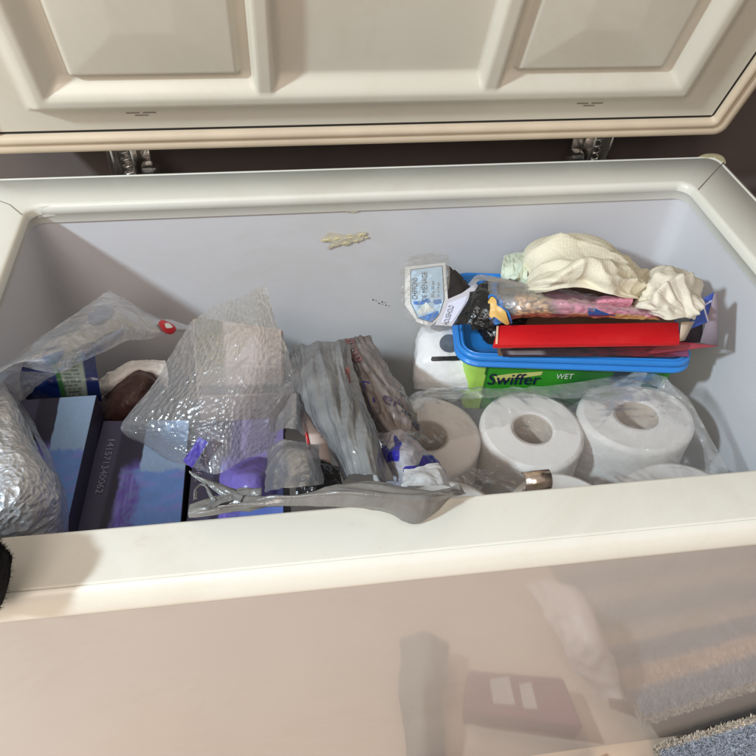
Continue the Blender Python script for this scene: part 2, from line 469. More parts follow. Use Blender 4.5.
# lid itself is the shell; its origin is the world's
me = lid.data; fr_loc = fr.location.copy()
def lloop(hx, t0, t1, r, n): return [L(x, t, n) for x, t in rrect(-hx, hx, t0, t1, r, 6)]
loops = [lloop(.4025, -.0015, .5035, .004, -.012), lloop(.4025, -.0015, .5035, .004, -.003), lloop(.418, -.0185, .519, .007, -.003), lloop(.4285, -.031, .531, .010, -.003),
         lloop(.4325, -.0345, .535, .011, -.006), lloop(.434, -.036, .536, .012, -.011), lloop(.434, -.036, .536, .02, -.055), lloop(.425, -.028, .528, .02, -.07), lloop(.33, .07, .43, .02, -.08)]
n = len(loops[0]); VV = [p for lp in loops for p in lp]; FF = []
for i in range(len(loops) - 1):
    for k in range(n):
        a = i * n + k; b = i * n + (k + 1) % n; FF.append((a, b, b + n, a + n))
FF.append(tuple(range((len(loops) - 1) * n, len(loops) * n))); FF.append(tuple(range(n))[::-1])
me.from_pydata([tuple(map(float, p)) for p in VV], [], FF); me.update(); me.name = 'lid'
me.materials.append(M['shell']); me.polygons.foreach_set('use_smooth', [True] * len(me.polygons)); me.set_sharp_from_angle(angle=math.radians(50))
under_lid(lid_l)
# gasket: two soft ridges with a groove
gp = [(.0035, -.0035), (.0035, .004), (.006, .0075), (.010, .008), (.0125, .0055), (.0145, .0045), (.0165, .0065), (.0205, .0075), (.025, .0065), (.0275, .002), (.028, -.0035)]
loops = [lloop(.4005 + o_, -o_, .502 + o_, .003 + o_ * .35, h) for o_, h in gp]
g = loops_mesh('gasket', loops, M['gasket'], None); under_lid(g)
# the dark joint between gasket and liner
g = loops_mesh('joint_line', [lloop(.4002, .0003, .502, .003, -.0006), lloop(.4045, -.004, .506, .003, -.0006)], M['dark'], None); under_lid(g)
# crease line on the flat border, left side, and the pressed-in vent slots
for cx in (-.246, .2415):
    for dx, dt in ((-.0085, 0), (.0085, 0), (0, -.0035)):
        w = .0068
        Vq = [L(cx + dx - w, .0238 + dt - .0006, .0006), L(cx + dx + w, .0238 + dt - .0006, .0006), L(cx + dx + w, .0238 + dt + .0006, .0006), L(cx + dx - w, .0238 + dt + .0006, .0006)]
        q = mesh('pressed_slot', Vq, [(0, 1, 2, 3)], M['seam'], None, False); under_lid(q)
# ---- hinges
def hinge(cx, flip):
    h = link('hinge', bpy.data.meshes.new('hinge'), None, fr)
    bm = bmesh.new(); yh = .512
    for dx in (-.011, .011):      # two side plates
        P0 = np.array([cx + dx, yh, .86]); P1 = np.array([cx + dx + flip * .004, yh - .004, .965])
        hexa(bm, [P0 + (-.001, -.013, 0), P0 + (.001, -.013, 0), P0 + (.001, .013, 0), P0 + (-.001, .013, 0), P1 + (-.001, -.01, 0), P1 + (.001, -.01, 0), P1 + (.001, .01, 0), P1 + (-.001, .01, 0)])
    box(bm, (cx, yh + .016, .88), (.05, .004, .07), .001)
    box(bm, (cx + flip * -.024, yh, .885), (.02, .02, .02), .006)
    bm.to_mesh(h.data); bm.free(); h.data.materials.append(M['metal'])
    bm = bmesh.new()
    for k in range(9):
        zz = .87 + k * .009
        tube_mesh(bm, [(cx + .0062 * math.cos(a), yh + .0062 * math.sin(a), zz + .009 * a / 6.283) for a in np.linspace(0, 6.283, 13)], .0013, 6)
    s = bmobj('spring', bm, M['metal'], None); s.parent = h; s.location = (0, 0, 0)
    bm = bmesh.new(); tube_mesh(bm, [(cx - .014, yh, .945), (cx + .014, yh, .945)], .003, 10)
    s = bmobj('pin', bm, M['metal'], None); s.parent = h
hinge(aty(127, 160, .512)[0], -1); hinge(aty(595, 148, .512)[0], 1)

# ================================================================== CONTENTS
EXTRA = True
exec_marker = 0

# ---- tissue boxes
NAVY = A(40, 37, 58, 1.25); STRIP = A(66, 64, 88, 1.25); LBLUE = A(148, 180, 238, 1.12); MBLUE = A(98, 136, 222, 1.35); PURP = A(84, 70, 150, 1.7); VIO = A(116, 114, 196, 1.7)
def box_print(hue):
    def f(u, v):
        p = (u, v, hue * 1.7); w = .035 * N(p, 7, 1) + .02 * N(p, 25, 2)
        c = mixc(STRIP, NAVY, sst(.22, .27, u + .03 * (v - .3)))
        n1 = N(p, 5, 3) + .6 * N((u * 3, v * .8, 0), 9, 4)
        inp = sst(.30, .36, u + w) * sst(.30, .40, v + w)
        pc = mixc(PURP, VIO, sst(-.3, .5, n1)); pc = mixc(pc, A(120, 140, 205), .6 * sst(.0, .5, N((u * 2, v * 5, 1), 5, 8) + .5 * N(p, 30, 6)))
        c = mixc(c, pc, inp * (1 - .5 * sst(.8, 1, v)))
        mb = mixc(MBLUE, VIO, .5 * sst(-.1, .5, N((u, v * 3, 2), 7, 6)))
        c = mixc(c, mb, sst(.50, .57, u + w * 1.2 + .06 * sst(.5, .45, v)) * sst(.36, .40, v))
        c = mixc(c, LBLUE if hue < 2 else A(172, 162, 205), sst(.515, .53, u + w * .5) * (1 - sst(.385, .41, v + w * .6)) * sst(.01, .02, v + 0.02))
        if hue == 2: c = mixc(c, A(108, 94, 165), .5 * sst(.35, .45, u))
        g = .06 * N(p, 40, 5); return tuple(max(.002, q * (1 + g)) for q in c)
    return f
M['boxside'] = plain('dark_navy_card', A(38, 36, 56), .45, .15, 40)
M['boxedge'] = plain('boxedge_blue', A(70, 100, 160), .45, .2, 60)
M['ink'] = plain('pale_ink', A(140, 142, 162), .5, .3, 300)
def tissue_box(label, tl, tr, br, bl, depth, hue, sidemat, txt=None, tu=.2, tv=(.15, .6), tw=.055):
    tl, tr, br, bl = [np.array(q) for q in (tl, tr, br, bl)]
    t = thing('tissue_box', label, 'tissue box', (tl + tr + br + bl) / 4, 'tissue boxes along the front left of the freezer')
    n = np.cross(tr - tl, bl - tl); n /= np.linalg.norm(n)
    if n[2] > 0: n = -n
    d = n * depth; e = n * .0008
    bm = bmesh.new(); hexa(bm, [q + d for q in (bl, br, tr, tl)] + [q + e for q in (bl, br, tr, tl)], .0018, 2)
    bmobj('carton', bm, sidemat, t, auto=40)
    i_ = .0015
    sh = Sheet([[tl, tr], [bl, br]]); bq = lambda u, v: (tl * (1 - u) + tr * u) * (1 - v) + (bl * (1 - u) + br * u) * v
    sh.build('printed_top', M['print'], t, 110, 130, keep=lambda u, v: .012 < u < .988 and .01 < v < .99, colour=box_print(hue), off=-.0004)
    if txt:
        q = bq
        # text runs down the box (front edge), its top towards the right
        f = quadfn(q(tu + tw, tv[0]), q(tu + tw, tv[1]), q(tu - tw, tv[1]), q(tu - tw, tv[0]), .0007)
        text_on('digits', txt, f, M['ink'], t)
    return t
z2 = .745
tissue_box('dark navy and blue tissue box beside the silver bag, leftmost of its row', at(20, 399, .792), at(97, 394, .792), at(62, 548, .785), at(-10, 552, .785), .24, 0, M['boxside'])
tissue_box('dark navy and blue tissue box with a row of digits, middle one of its row', at(103, 420, .762), at(190, 419, .762), at(178, 560, .758), at(64, 566, .758), .22, 1, M['boxside'],
           '141571340062', .155, (.16, .55), .036)
tissue_box('dark purple and lilac tissue box under the bubble wrap, rightmost of its row', at(196, 420, .765), at(284, 415, .765), at(284, 556, .76), at(182, 559, .76), .22, 2, M['boxside'],
           '141571340062', .09, (.02, .49), .036)

# ---- toilet rolls
def paper_mat():
    t = NT('soft_white_paper')
    c = t.ramp(t.noise(30, 4), [(.3, A(213, 208, 203)), (.7, A(221, 217, 212))])
    v = t.n('ShaderNodeTexVoronoi'); v.inputs['Scale'].default_value = 260
    tc = t.n('ShaderNodeTexCoord'); t.l(tc.outputs['Object'], v.inputs['Vector'])
    nrm = t.bump(v.outputs['Distance'], .25, .0008); nrm = t.bump(t.noise(60, 3), .3, .002, nrm)
    return t.surf(t.princ(c, .9, 0, .1, nrm))
def paper_end_mat():
    t = NT('rolled_paper_end')
    tc = t.n('ShaderNodeTexCoord'); w = t.n('ShaderNodeTexWave', wave_type='RINGS', rings_direction='Z', wave_profile='SIN')
    w.inputs['Scale'].default_value = 210; w.inputs['Distortion'].default_value = 6; w.inputs['Detail'].default_value = 3; w.inputs['Detail Scale'].default_value = .6
    t.l(tc.outputs['Object'], w.inputs['Vector'])
    c = t.ramp(w.outputs['Fac'], [(0, A(214, 209, 204)), (1, A(220, 216, 211))])
    nrm = t.bump(w.outputs['Fac'], .03, .0003); nrm = t.bump(t.noise(40, 4), .3, .003, nrm)
    return t.surf(t.princ(c, .9, 0, .1, nrm))
M['paper'] = paper_mat(); M['paperend'] = paper_end_mat(); M['core'] = plain('grey_card_core', A(186, 174, 160), .8, .1, 60)
def roll_meshes(R=.0565, r=.0212, h=.10):
    n = 72
    def lp(rad, z, e=0): return [(rad * math.cos(2 * math.pi * k / n), rad * math.sin(2 * math.pi * k / n), z) for k in range(n)]
    def mk(name, loops):
        V = [p for l_ in loops for p in l_]; Fs = []
        for i in range(len(loops) - 1):
            for k in range(n):
                a = i * n + k; b = i * n + (k + 1) % n; Fs.append((a, b, b + n, a + n))
        me = bpy.data.meshes.new(name); me.from_pydata(V, [], Fs); me.update(); me.polygons.foreach_set('use_smooth', [True] * len(me.polygons)); return me
    side = mk('paper_side', [lp(R - .001, -h), lp(R, -h + .004)] + [lp(R + .0006 * math.sin(i), -h + .004 + (h - .010) * i / 6) for i in range(1, 7)] + [lp(R - .0018, -.0022), lp(R - .0055, -.0003)])
    end = mk('paper_end', [lp(R - .0055, -.0003)] + [lp(R - .006 - (R - r - .009) * i / 12, -.0003) for i in range(13)] + [lp(r + .0008, -.0012), lp(r, -.003)])
    core = mk('cardboard_core', [lp(r, -.002), lp(r - .0006, -.0015), lp(r - .0012, -.003), lp(r - .0012, -h)])
    side.materials.append(M['paper']); end.materials.append(M['paperend']); core.materials.append(M['core'])
    return side, end, core
rm = roll_meshes()
def roll(c, label, tilt=(0, 0), sc=(1, 1), rz=0, proto=[None]):
    t = thing('toilet_roll', label, 'toilet roll', c, 'toilet rolls in the clear wrapper')
    t.rotation_euler = (tilt[0], tilt[1], rz); t.scale = (sc[0], sc[1], 1)
    for nm, me in zip(('paper_side', 'paper_end', 'cardboard_core'), rm):
        o = bpy.data.objects.new(nm, me); COL.objects.link(o); o.parent = t
R_ = math.radians
roll((.029, .188, .748), 'white toilet roll half hidden by the grey bag, leftmost of the rear row', (R_(1), R_(-1)))
roll((.142, .184, .750), 'white toilet roll in the middle of the rear row, below the green tub', (R_(1), 0))
roll((.262, .190, .752), 'widest white toilet roll, at the right end of the rear row', (R_(-1), R_(1)), (1.15, .98), 0)
roll((.029, .074, .746), 'white toilet roll against the front rim, just right of the grey bag', (R_(1), 0), (1.0, 1.0))
roll((.142, .071, .747), 'white toilet roll against the front rim, behind the metal clip', (R_(1), 0), (1.0, 1.0))
roll((.262, .072, .749), 'white toilet roll against the front rim, rightmost of the front row', (0, 0), (1.12, .98))

# wrapper over the rolls
def relief(u, v, p):
    return .0016 * max(0, 1 - abs(N((u * 5 + v * 3, v * 1.5 - u, 3.0), 1.0, 12)) * 20) + .0026 * ridge((p[0] * 1.6, p[1] * .8, p[2]), 16, 4, 2) + .0016 * ridge((p[0] + p[1], (p[1] - p[0]) * .5, p[2]), 38, 9, 3)
wz = .762
rows = [
    [at(404, 402, .730), at(416, 392, .750), at(450, 391, .760), at(500, 391, .758), at(550, 388, .760), at(600, 379, .765), at(640, 376, .775), at(668, 380, .790)],
    [at(400, 412, wz), at(430, 402, wz), at(470, 402, wz), at(515, 398, wz), at(560, 398, wz), at(610, 390, .768), at(650, 390, .782), at(690, 400, .785)],
    [at(398, 440, wz), at(430, 435, .752), at(480, 440, .746), at(520, 430, .748), at(570, 432, .750), at(620, 420, .768), at(665, 420, .778), at(706, 432, .768)],
    [at(398, 470, .752), at(430, 468, .746), at(480, 468, .736), at(520, 466, .742), at(580, 466, .742), at(620, 458, .752), at(670, 456, .758), at(722, 458, .758)],
    [at(396, 510, .746), at(430, 510, .740), at(480, 510, .738), at(520, 505, .738), at(580, 505, .738), at(630, 500, .748), at(680, 500, .750), at(736, 486, .750)]]
M['wrap'] = film('clear_wrapper', (.88, .90, .91), .10, .08, .06, 75, .8, .006, 30, trans=(.985, .985, .985), gloss=1.8)
M['wrapfold'] = film('clear_wrapper_folded', (.80, .84, .84), .26, .14, .10, 70, .7, .004, 40, gloss=1.8)
wr = thing('plastic_wrapper', 'crinkled clear plastic wrapper stretched over the white toilet rolls', 'wrapper', at(560, 430, .72))
Sheet(rows, relief).build('film', M['wrap'], wr, 150, 110)
rows = [
    [at(402, 404, .720), at(422, 390, .755), at(470, 387, .768), at(520, 388, .768), at(580, 382, .772), at(640, 373, .782), at(667, 377, .796)],
    [at(402, 412, .730), at(424, 394, .759), at(470, 390, .768), at(520, 389, .767), at(580, 386, .770), at(640, 379, .782), at(672, 386, .793)],
    [at(404, 420, .742), at(430, 401, .760), at(470, 399, .763), at(520, 396, .763), at(580, 398, .765), at(640, 384, .782), at(684, 400, .788)]]
Sheet(rows, crumple(.003, 40, 6)).build('gathered_edge', M['wrapfold'], wr, 130, 24)
rows = [[at(664, 378, .798), at(690, 402, .782), at(712, 440, .765), at(731, 478, .750)],
        [at(655, 392, .785), at(684, 412, .774), at(702, 446, .760), at(706, 482, .740)]]
Sheet(rows, crumple(.003, 35, 16)).build('corner_fold', M['wrapfold'], wr, 60, 16)

# ---- metal clip
mc = thing('metal_clip', 'small shiny curved metal clip behind the front rim', 'clip', at(536, 480, .885))
c0, c1 = at(523, 482, .886), at(549, 479, .886); ax = (c1 - c0)
V = []; n_ = 14
for i in range(2):
    for k in range(n_):
        a = math.radians(-70 + 230 * k / (n_ - 1)); b = np.array([0, -math.cos(a), math.sin(a)]) * .0065
        V.append(c0 + ax * i + b)
m_ = mesh('curved_plate', V, [(k, k + 1, n_ + k + 1, n_ + k) for k in range(n_ - 1)], plain('coppery_chrome', (.72, .60, .50), .22, .2, 200, .3, 400, metal=1), mc)
md = m_.modifiers.new('t', 'SOLIDIFY'); md.thickness = .0012

# ---- green tub with the blue lid
tubo = at(461, 357, .80); tr_ = at(703, 365, .80); axx = tr_ - tubo; axx[2] = 0; TW = np.linalg.norm(axx); axx /= TW; axy = np.array([-axx[1], axx[0], 0.0])
TD = .157
tubo = tubo - axx * .004
tb = thing('wipes_tub', 'green tub of wet floor wipes with a bright blue lid, under the red box', 'tub', tubo + axx * TW / 2 + axy * TD / 2 - (0, 0, .1))
def TP(x, y, z): return tubo + axx * x + axy * y + np.array([0, 0, z - .80])
def tloop(ins, z, r=.026): return [TP(x, y, z) for x, y in rrect(ins, TW - ins, ins, TD - ins, max(r - ins, .004), 8)]
M['lime'] = plain('green_tub', A(44, 138, 34), .35, .06, 30)
M['bluelid'] = plain('blue_lid', A(44, 128, 208), .32, .06, 20)
def tub_col(o):
    pass
def green_mat():
    t = NT('green_tub_print')
    tc = t.n('ShaderNodeTexCoord'); sp = t.n('ShaderNodeSeparateXYZ'); t.l(tc.outputs['Object'], sp.inputs[0])
    return t
loops_mesh('tub_body', [tloop(.026, .695), tloop(.020, .70), tloop(.011, .788)], M['lime'], tb, auto=70, fill_first=True)
loops_mesh('lid', [tloop(.009, .784), tloop(.003, .783), tloop(0, .7865), tloop(0, .7885), tloop(.0022, .7895), tloop(.003, .7905), tloop(.0035, .7925), tloop(.0018, .7935), tloop(.0014, .7965), tloop(.0028, .7985), tloop(.0045, .7995), tloop(.0058, .7975), tloop(.0072, .7975), tloop(.0085, .7992), tloop(.0105, .7985), tloop(.013, .7905), tloop(.03, .7895)],
           M['bluelid'], tb, auto=70, fill_last=True)
# pale green end label and printed front
def front(u, v, off=.001):    # u along the front, v down from .785 to .70
    ins = .011 + .009 * v; return TP(.026 + u * (TW - .052), ins, .785 - .085 * v) - axy * off
def gcol(u, v):
    c = A(50, 146, 36)
    if u < .045 + .02 * v: return A(172, 214, 96)
    if u < .056 + .02 * v: return A(24, 90, 30)
    c = mixc(c, A(24, 100, 32), sst(.45, .6, u + .1 * v)); 
    c = mixc(c, A(20, 45, 60), sst(.735, .745, u + .08 * v) * (1 - sst(.80, .81, u - .10 * v))) 
    c = mixc(c, A(190, 205, 215), sst(.765, .775, u + .35 * (v - .3)) * (1 - sst(.90, .91, u)) * sst(.1, .12, v))
    return c
sh = Sheet([[front(0, 0), front(1, 0)], [front(0, 1), front(1, 1)]]); sh.build('front_print', M['print'], tb, 120, 40, colour=gcol)
def endp(u, v, off=.001): ins = .011 + .009 * v; return TP(ins - off, .026 + u * (TD - .052), .785 - .085 * v)
M['limeend'] = plain('lime_label', A(172, 214, 96), .4, .12, 60)
Sheet([[endp(0, 0), endp(1, 0)], [endp(0, 1), endp(1, 1)]]).build('end_label', M['limeend'], tb, 4, 4)
V = []
for k in range(9):   # rounded corner piece of the pale label
    a = math.radians(180 + 90 * k / 8)
    for zz, ins in ((.785, .011), (.70, .020)):
        r = .026 - ins + .001; V.append(TP(.026 + r * math.cos(a), .026 + r * math.sin(a), zz))
mesh('corner_label', V, [(2 * k, 2 * k + 1, 2 * k + 3, 2 * k + 2) for k in range(8)], M['limeend'], tb)
def ftext(s, px0, px1, pyt, pyb, mat, **kw):
    o_ = front(0, 0); nrm = np.cross(front(1, 0) - o_, front(0, 1) - o_)
    q = [atplane(x, y, front(.5, .5, .002), nrm) for x, y in ((px0, pyt), (px1, pyt), (px1, pyb), (px0, pyb))]
    return text_on('lettering', s, quadfn(*q, .0006), mat, tb, **kw)
def fquad(name, pts, mat, off=.0015):
    o_ = front(0, 0); nrm = np.cross(front(1, 0) - o_, front(0, 1) - o_); q = [atplane(x, y, front(.5, .5, off), nrm) for x, y in pts]
    return mesh(name, q, [tuple(range(len(q)))], mat, tb, False)
M['navyink'] = plain('navy_ink', A(16, 20, 60), .5); M['yellowish'] = plain('pale_yellow_ink', A(198, 202, 120), .5); M['whiteink'] = plain('white_ink', A(214, 220, 214), .5)
fquad('swoosh', [(494, 376), (512, 373.5), (543, 371.5), (541, 375), (515, 379), (496, 382)], M['yellowish'])
ftext('Swiffer', 487, 541, 373.5, 384.5, M['navyink'], bold=.008, shear=.25)
ftext('WET', 557, 574, 373.5, 378.5, M['whiteink'], shear=.3)
# dark things stuffed on the left of the lid
rows = [[at(476, 298, .812), at(500, 292, .815), at(530, 292, .815)], [at(474, 312, .815), at(492, 312, .83), at(530, 312, .83)], [at(476, 326, .812), at(492, 332, .82), at(520, 335, .82)], [at(480, 336, .806), at(490, 344, .806), at(515, 348, .806)]]
M['blackfilm'] = plain('black_glossy_film', (.012, .012, .013), .22, .2, 60, .8, 90, bd=.003)
o = Sheet(rows, crumple(.003, 60, 3)).build('black_plastic_bag', M['blackfilm'], None, 60, 60); tag(o, 'crumpled black plastic between the red box and the blue lid corner', 'plastic bag')

# ---- cardboard carton with open flaps, under the red box
ct = thing('cardboard_carton', 'open flat carton under the red box with a blue flap standing at its right end', 'carton', at(600, 350, .805))
def pan(name, pts, mat, parent, th=.0012, nu=2, nv=2, col=None, off=0):
    pts = [np.array(p, float) for p in pts]
    sh = Sheet([[pts[0], pts[1]], [pts[3], pts[2]]])
    return sh.build(name, mat, parent, nu, nv, colour=col, thick=th, off=off)
def ccol(u, v):
    p = (u * 3, v, 0); c = mixc(A(60, 38, 48), A(120, 30, 45), sst(.35, .8, u + .2 * N(p, 4, 2)))
    c = mixc(c, A(30, 28, 36), .8 * sst(.0, .3, N(p, 6, 5))); c = mixc(c, A(170, 165, 175), .7 * sst(.02, .05, u) * (1 - sst(.20, .24, u)) * sst(.2, .3, v) * (1 - sst(.7, .8, v)))
    return mixc(c, A(150, 90, 130), .6 * sst(.86, .99, u))
bA, bB = at(500, 347, .818), at(686, 345, .818)
bC, bD = bB + axy * .12, bA + axy * .12
bm = bmesh.new(); dz = np.array([0, 0, .0135]); hexa(bm, [q - dz for q in (bA, bB, bC, bD)] + [bA, bB, bC, bD], .0006, 1)
bmobj('tray', bm, plain('brown_card', A(120, 92, 74), .7, .1, 50), ct, auto=30)
pan('printed_side', [at(500, 346.5, .8185), at(686, 344.5, .8185), at(688, 355, .806), at(503, 354, .806)], M['print'], ct, .0006, 90, 14, ccol, off=.003)
pan('lower_flap', [at(640, 343, .820), at(680, 342, .824), at(719, 346, .828), at(650, 354, .810)], plain('maroon_card', A(132, 42, 56), .45, .25, 40), ct, .001, 20, 20)
def bcol(u, v):
    c = A(52, 78, 160); 
    l_ = min(abs(u - .5 - .3 * (v - .3)), abs(v - .35 + .1 * u)); return mixc(A(205, 205, 220), c, sst(.015, .04, l_))
pan('blue_flap', [at(694, 303, .862), at(714, 292, .876), at(716, 318, .850), at(688, 330, .842)], M['print'], ct, .001, 40, 40, bcol)
pan('end_wall', [at(714, 293, .876), at(717.5, 294, .874), at(718, 346, .826), at(700, 342, .826)], plain('grey_lilac_card', A(140, 128, 138), .7), ct, .001)
pan('dark_inside', [at(684, 322, .848), at(702, 318, .848), at(702, 342, .822), at(682, 343, .822)], plain('dark_card', A(40, 26, 34), .7), ct, .001)
pan('torn_flap', [at(681, 322, .856), at(694, 321, .853), at(684, 340, .835), at(679, 341, .838)], plain('cream_card', A(196, 178, 158), .7), ct, .001)

# ---- red box
rd = thing('red_box', 'flat bright red cardboard box lying on the carton over the blue lid', 'box', at(590, 335, .84))
M['red'] = plain('red_card', A(200, 28, 34), .36, .10, 14, .25, 60, bd=.003)
a0, a1, a2, a3 = at(493, 345, .842), at(680, 342.5, .842), at(679, 322, .846), at(499, 325, .846)
bm = bmesh.new(); hexa(bm, [q - (0, 0, .005) for q in (a0, a1, a2, a3)] + [a0, a1, a2, a3], .0012, 2); bmobj('carton', bm, M['red'], rd, auto=30)
e_ = .0009
mesh('corner_crease', [at(496.5, 326, .8475), at(498.5, 326, .8475), at(497.5, 344, .8435), at(495.5, 344, .8435)], [(0, 1, 2, 3)], plain('worn_edge', A(226, 190, 160), .6), rd, False)

# ---- clear bag with pink cloths
pk = thing('bag_of_sponges', 'clear printed bag holding pink cloths, lying on top of the red box', 'bag', at(560, 300, .87))
def pz(px, py, z=.872): return at(px, py, z)
rows = [[pz(470, 290, .858), pz(490, 280, .862), pz(520, 285, .868), pz(560, 290, .872), pz(600, 298, .87), pz(634, 306, .866), pz(652, 312, .862)],
        [pz(468, 303, .860), pz(490, 296, .868), pz(520, 298, .878), pz(560, 301, .882), pz(600, 306, .878), pz(634, 310, .868), pz(654, 315, .862)],
        [pz(468, 316, .856), pz(490, 310, .862), pz(520, 312, .870), pz(560, 312, .874), pz(600, 313, .872), pz(634, 314, .866), pz(656, 318, .860)],
        [pz(472, 330, .850), pz(492, 326, .850), pz(520, 318, .856), pz(560, 317, .860), pz(600, 318, .860), pz(634, 319, .858), pz(660, 320, .856)]]
BAG = Sheet(rows, crumple(.0018, 55, 12))
def bagcol(u, v):
    p = (u * 4, v, 0); k = (.012, .012, .014)
    c = k
    c = mixc(c, A(110, 108, 112), sst(.22, .25, u + .05 * N(p, 6, 1)))
    gold = mixc(A(196, 160, 124), A(128, 108, 96), sst(-.2, .3, N(p, 14, 3))); c = mixc(c, gold, sst(.29, .33, u) * (1 - sst(.44, .5, u)) * sst(.12, .3, v))
    pinkc = mixc(A(214, 150, 168), A(196, 128, 150), sst(-.2, .3, N(p, 9, 4))); c = mixc(c, pinkc, sst(.40, .47, u - .1 * v) * (1 - sst(.70, .85, v)))
    c = mixc(c, A(196, 172, 130), sst(.5, .6, u) * sst(.66, .74, v)) 
    c = mixc(c, A(190, 158, 84), sst(.62, .7, u) * sst(.74, .8, v) * .5)
    # blue printed line and triangle
    c = mixc(c, A(40, 110, 180), sst(.192, .20, u + .02 * math.sin(v * 9)) * (1 - sst(.222, .232, u + .02 * math.sin(v * 9))))
    tri = v > .45 + (.0) and .615 < u < .74 and (u - .615) > (v - .98) * -.0 and v < .88 and (u < .74 - (.88 - v) * .0)
    if tri and (v - .45) < (.43) and (u - .615) < .03 + (v - .45) * .25: c = A(30, 90, 160)
    return c
BAG.build('printed_contents', M['printfilm'], pk, 170, 60, colour=bagcol)
rows2 = [[p + (0, 0, .003) for p in r] for r in rows]
M['clearbag'] = film('clear_bag_film', (.8, .8, .82), .14, .1, .06, 90, .8, .004, 40, gloss=2.2)
Sheet(rows2, crumple(.003, 45, 22)).build('film', M['clearbag'], pk, 140, 50, keep=lambda u, v: u > .15)
# tan bone-shaped print with black and blue outlines
def decal(sheetpt, outline, mat, parent, name, off):
    c = (sum(o_[0] for o_ in outline) / len(outline), sum(o_[1] for o_ in outline) / len(outline))
    pts = [np.array((a, b, 0.0)) for a, b in outline]; P = [crom(pts + [pts[0]], i / 48) for i in range(48)]
    V = [sheetpt(*c, off)]; Fs = []
    for f in (.5, 1):
        V += [sheetpt(c[0] + (q[0] - c[0]) * f, c[1] + (q[1] - c[1]) * f, off) for q in P]
    for i in range(48):
        j = (i + 1) % 48; Fs += [(0, 1 + i, 1 + j), (1 + i, 49 + i, 49 + j, 1 + j)]
    return mesh(name, V, Fs, mat, parent)
M['tan'] = plain('tan_ink', A(206, 166, 92), .4); M['blueink'] = plain('blue_ink', A(40, 112, 190), .4)
def pxdecal(pts, z, mat, parent, name):
    out = [at(x, y, z) for x, y in pts]; c = sum(out) / len(out); n = 40
    V = [c] + [crom(out + [out[0]], i / n) for i in range(n)]
    return mesh(name, V, [(0, 1 + i, 1 + (i + 1) % n) for i in range(n)], mat, parent)
pr_ = [(489, 304), (493, 300), (498, 302), (499, 306), (503, 308), (508, 312), (508, 319), (505, 324), (501, 319), (495, 316), (491, 318), (488, 314), (491, 310)]
stick(BAG, [(x + (x - 498) * .28, y + (y - 311) * .22) for x, y in pr_], M['blueink'], pk, 'printed_outline', .0045, 60, 6)
stick(BAG, [(x + (x - 498) * .10, y + (y - 311) * .08) for x, y in pr_], M['black'], pk, 'printed_outline', .0049, 60, 6)
stick(BAG, pr_, M['tan'], pk, 'printed_shape', .0053, 60, 6)
# pink cloth roll peeping out
def lump(name, rows, mat, parent, amp, f, seed, nu=90, nv=70, amp2=0, f2=100, **kw):
    return Sheet(rows, lambda u, v, p: amp * ridge(p, f, seed, 3) + amp2 * N(p, f2, seed + 4)).build(name, mat, parent, nu, nv, **kw)
M['pink'] = plain('pink_cloth', A(226, 148, 168), .95, .12, 80, 1, 500, bd=.002)
lump('pink_cloth', [[at(588, 300, .868), at(605, 296, .872), at(632, 297, .87)], [at(588, 303, .878), at(608, 300, .884), at(633, 300, .88)], [at(590, 308, .870), at(610, 307, .874), at(630, 308, .87)]], M['pink'], pk, .001, 80, 1, 40, 20, .0006, 500)

# ---- pack of household cloths, label card on the left
cp = thing('cloth_pack', 'pack of household cloths with a white and blue label card against the back wall', 'cloth pack', at(428, 295, .83))
lo_, ln = at(405, 305, .80), None
Pa, Pb, Pc = at(407, 266, .832), at(447, 262, .842), at(406, 308, .808)
ln = np.cross(Pb - Pa, Pc - Pa); ln /= np.linalg.norm(ln)
if ln @ (CP - Pa) < 0: ln = -ln
def LP(x, y, off=0.0): return atplane(x, y, Pa + ln * off, ln)
def poly(name, pts, mat, parent, off, P=LP):
    return mesh(name, [P(x, y, off) for x, y in pts], [tuple(range(len(pts)))], mat, parent, False)
card = [(405, 267), (445, 262.5), (448, 300), (441, 318), (430, 326), (417, 322), (405, 305)]
bmv = [LP(x, y, 0) for x, y in card]; bk = [v - ln * .012 for v in bmv]; n_ = len(card)
mesh('card', bmv + bk, [tuple(range(n_)), tuple(range(2 * n_ - 1, n_ - 1, -1))] + [(i, i + n_, (i + 1) % n_ + n_, (i + 1) % n_) for i in range(n_)], M['white'], cp, False)
inn = [(410.5, 269.5), (442.5, 265.5), (444.5, 299), (440, 314), (432, 322.5), (418, 318.5), (410.5, 303)]
poly('label_outline', inn, M['black'], cp, .0006)
inn2 = [(x + (428 - x) * .035, y + (293 - y) * .025) for x, y in inn]
M['paleblue'] = plain('pale_blue_print', A(180, 206, 226), .4, .08, 60)
poly('label_field', inn2, M['paleblue'], cp, .001)
poly('label_blue_patch', [(418, 317.5), (430, 313.5), (438, 310.5), (438.5, 314), (432, 321.5)], M['blueink'], cp, .0014)
poly('label_blue_patch', [(413.5, 301), (420, 301.5), (428, 298), (431, 302), (420, 305), (414, 304.5)], M['blueink'], cp, .0014)
poly('label_blue_patch', [(433.5, 300), (441, 299), (441.5, 303), (436, 304.5), (433, 303)], M['blueink'], cp, .0014)
poly('label_towel_picture', [(417, 312), (426, 302), (430, 306), (435, 310), (419, 315)], M['whiteink'], cp, .0018)
def ltext(s, x0, x1, ytop, ybot, mat=None):    # reads upward: text start at ybot, letter tops to the left
    f = quadfn(LP(x0, ybot, .0014), LP(x0, ytop, .0014), LP(x1, ytop, .0014), LP(x1, ybot, .0014), .0004)
    text_on('lettering', s, f, mat or M['black'], cp)
ltext('CHIFFONS', 412, 417.5, 278, 299.5); ltext('DE M\u00c9NAGE', 420.5, 427, 272, 301)
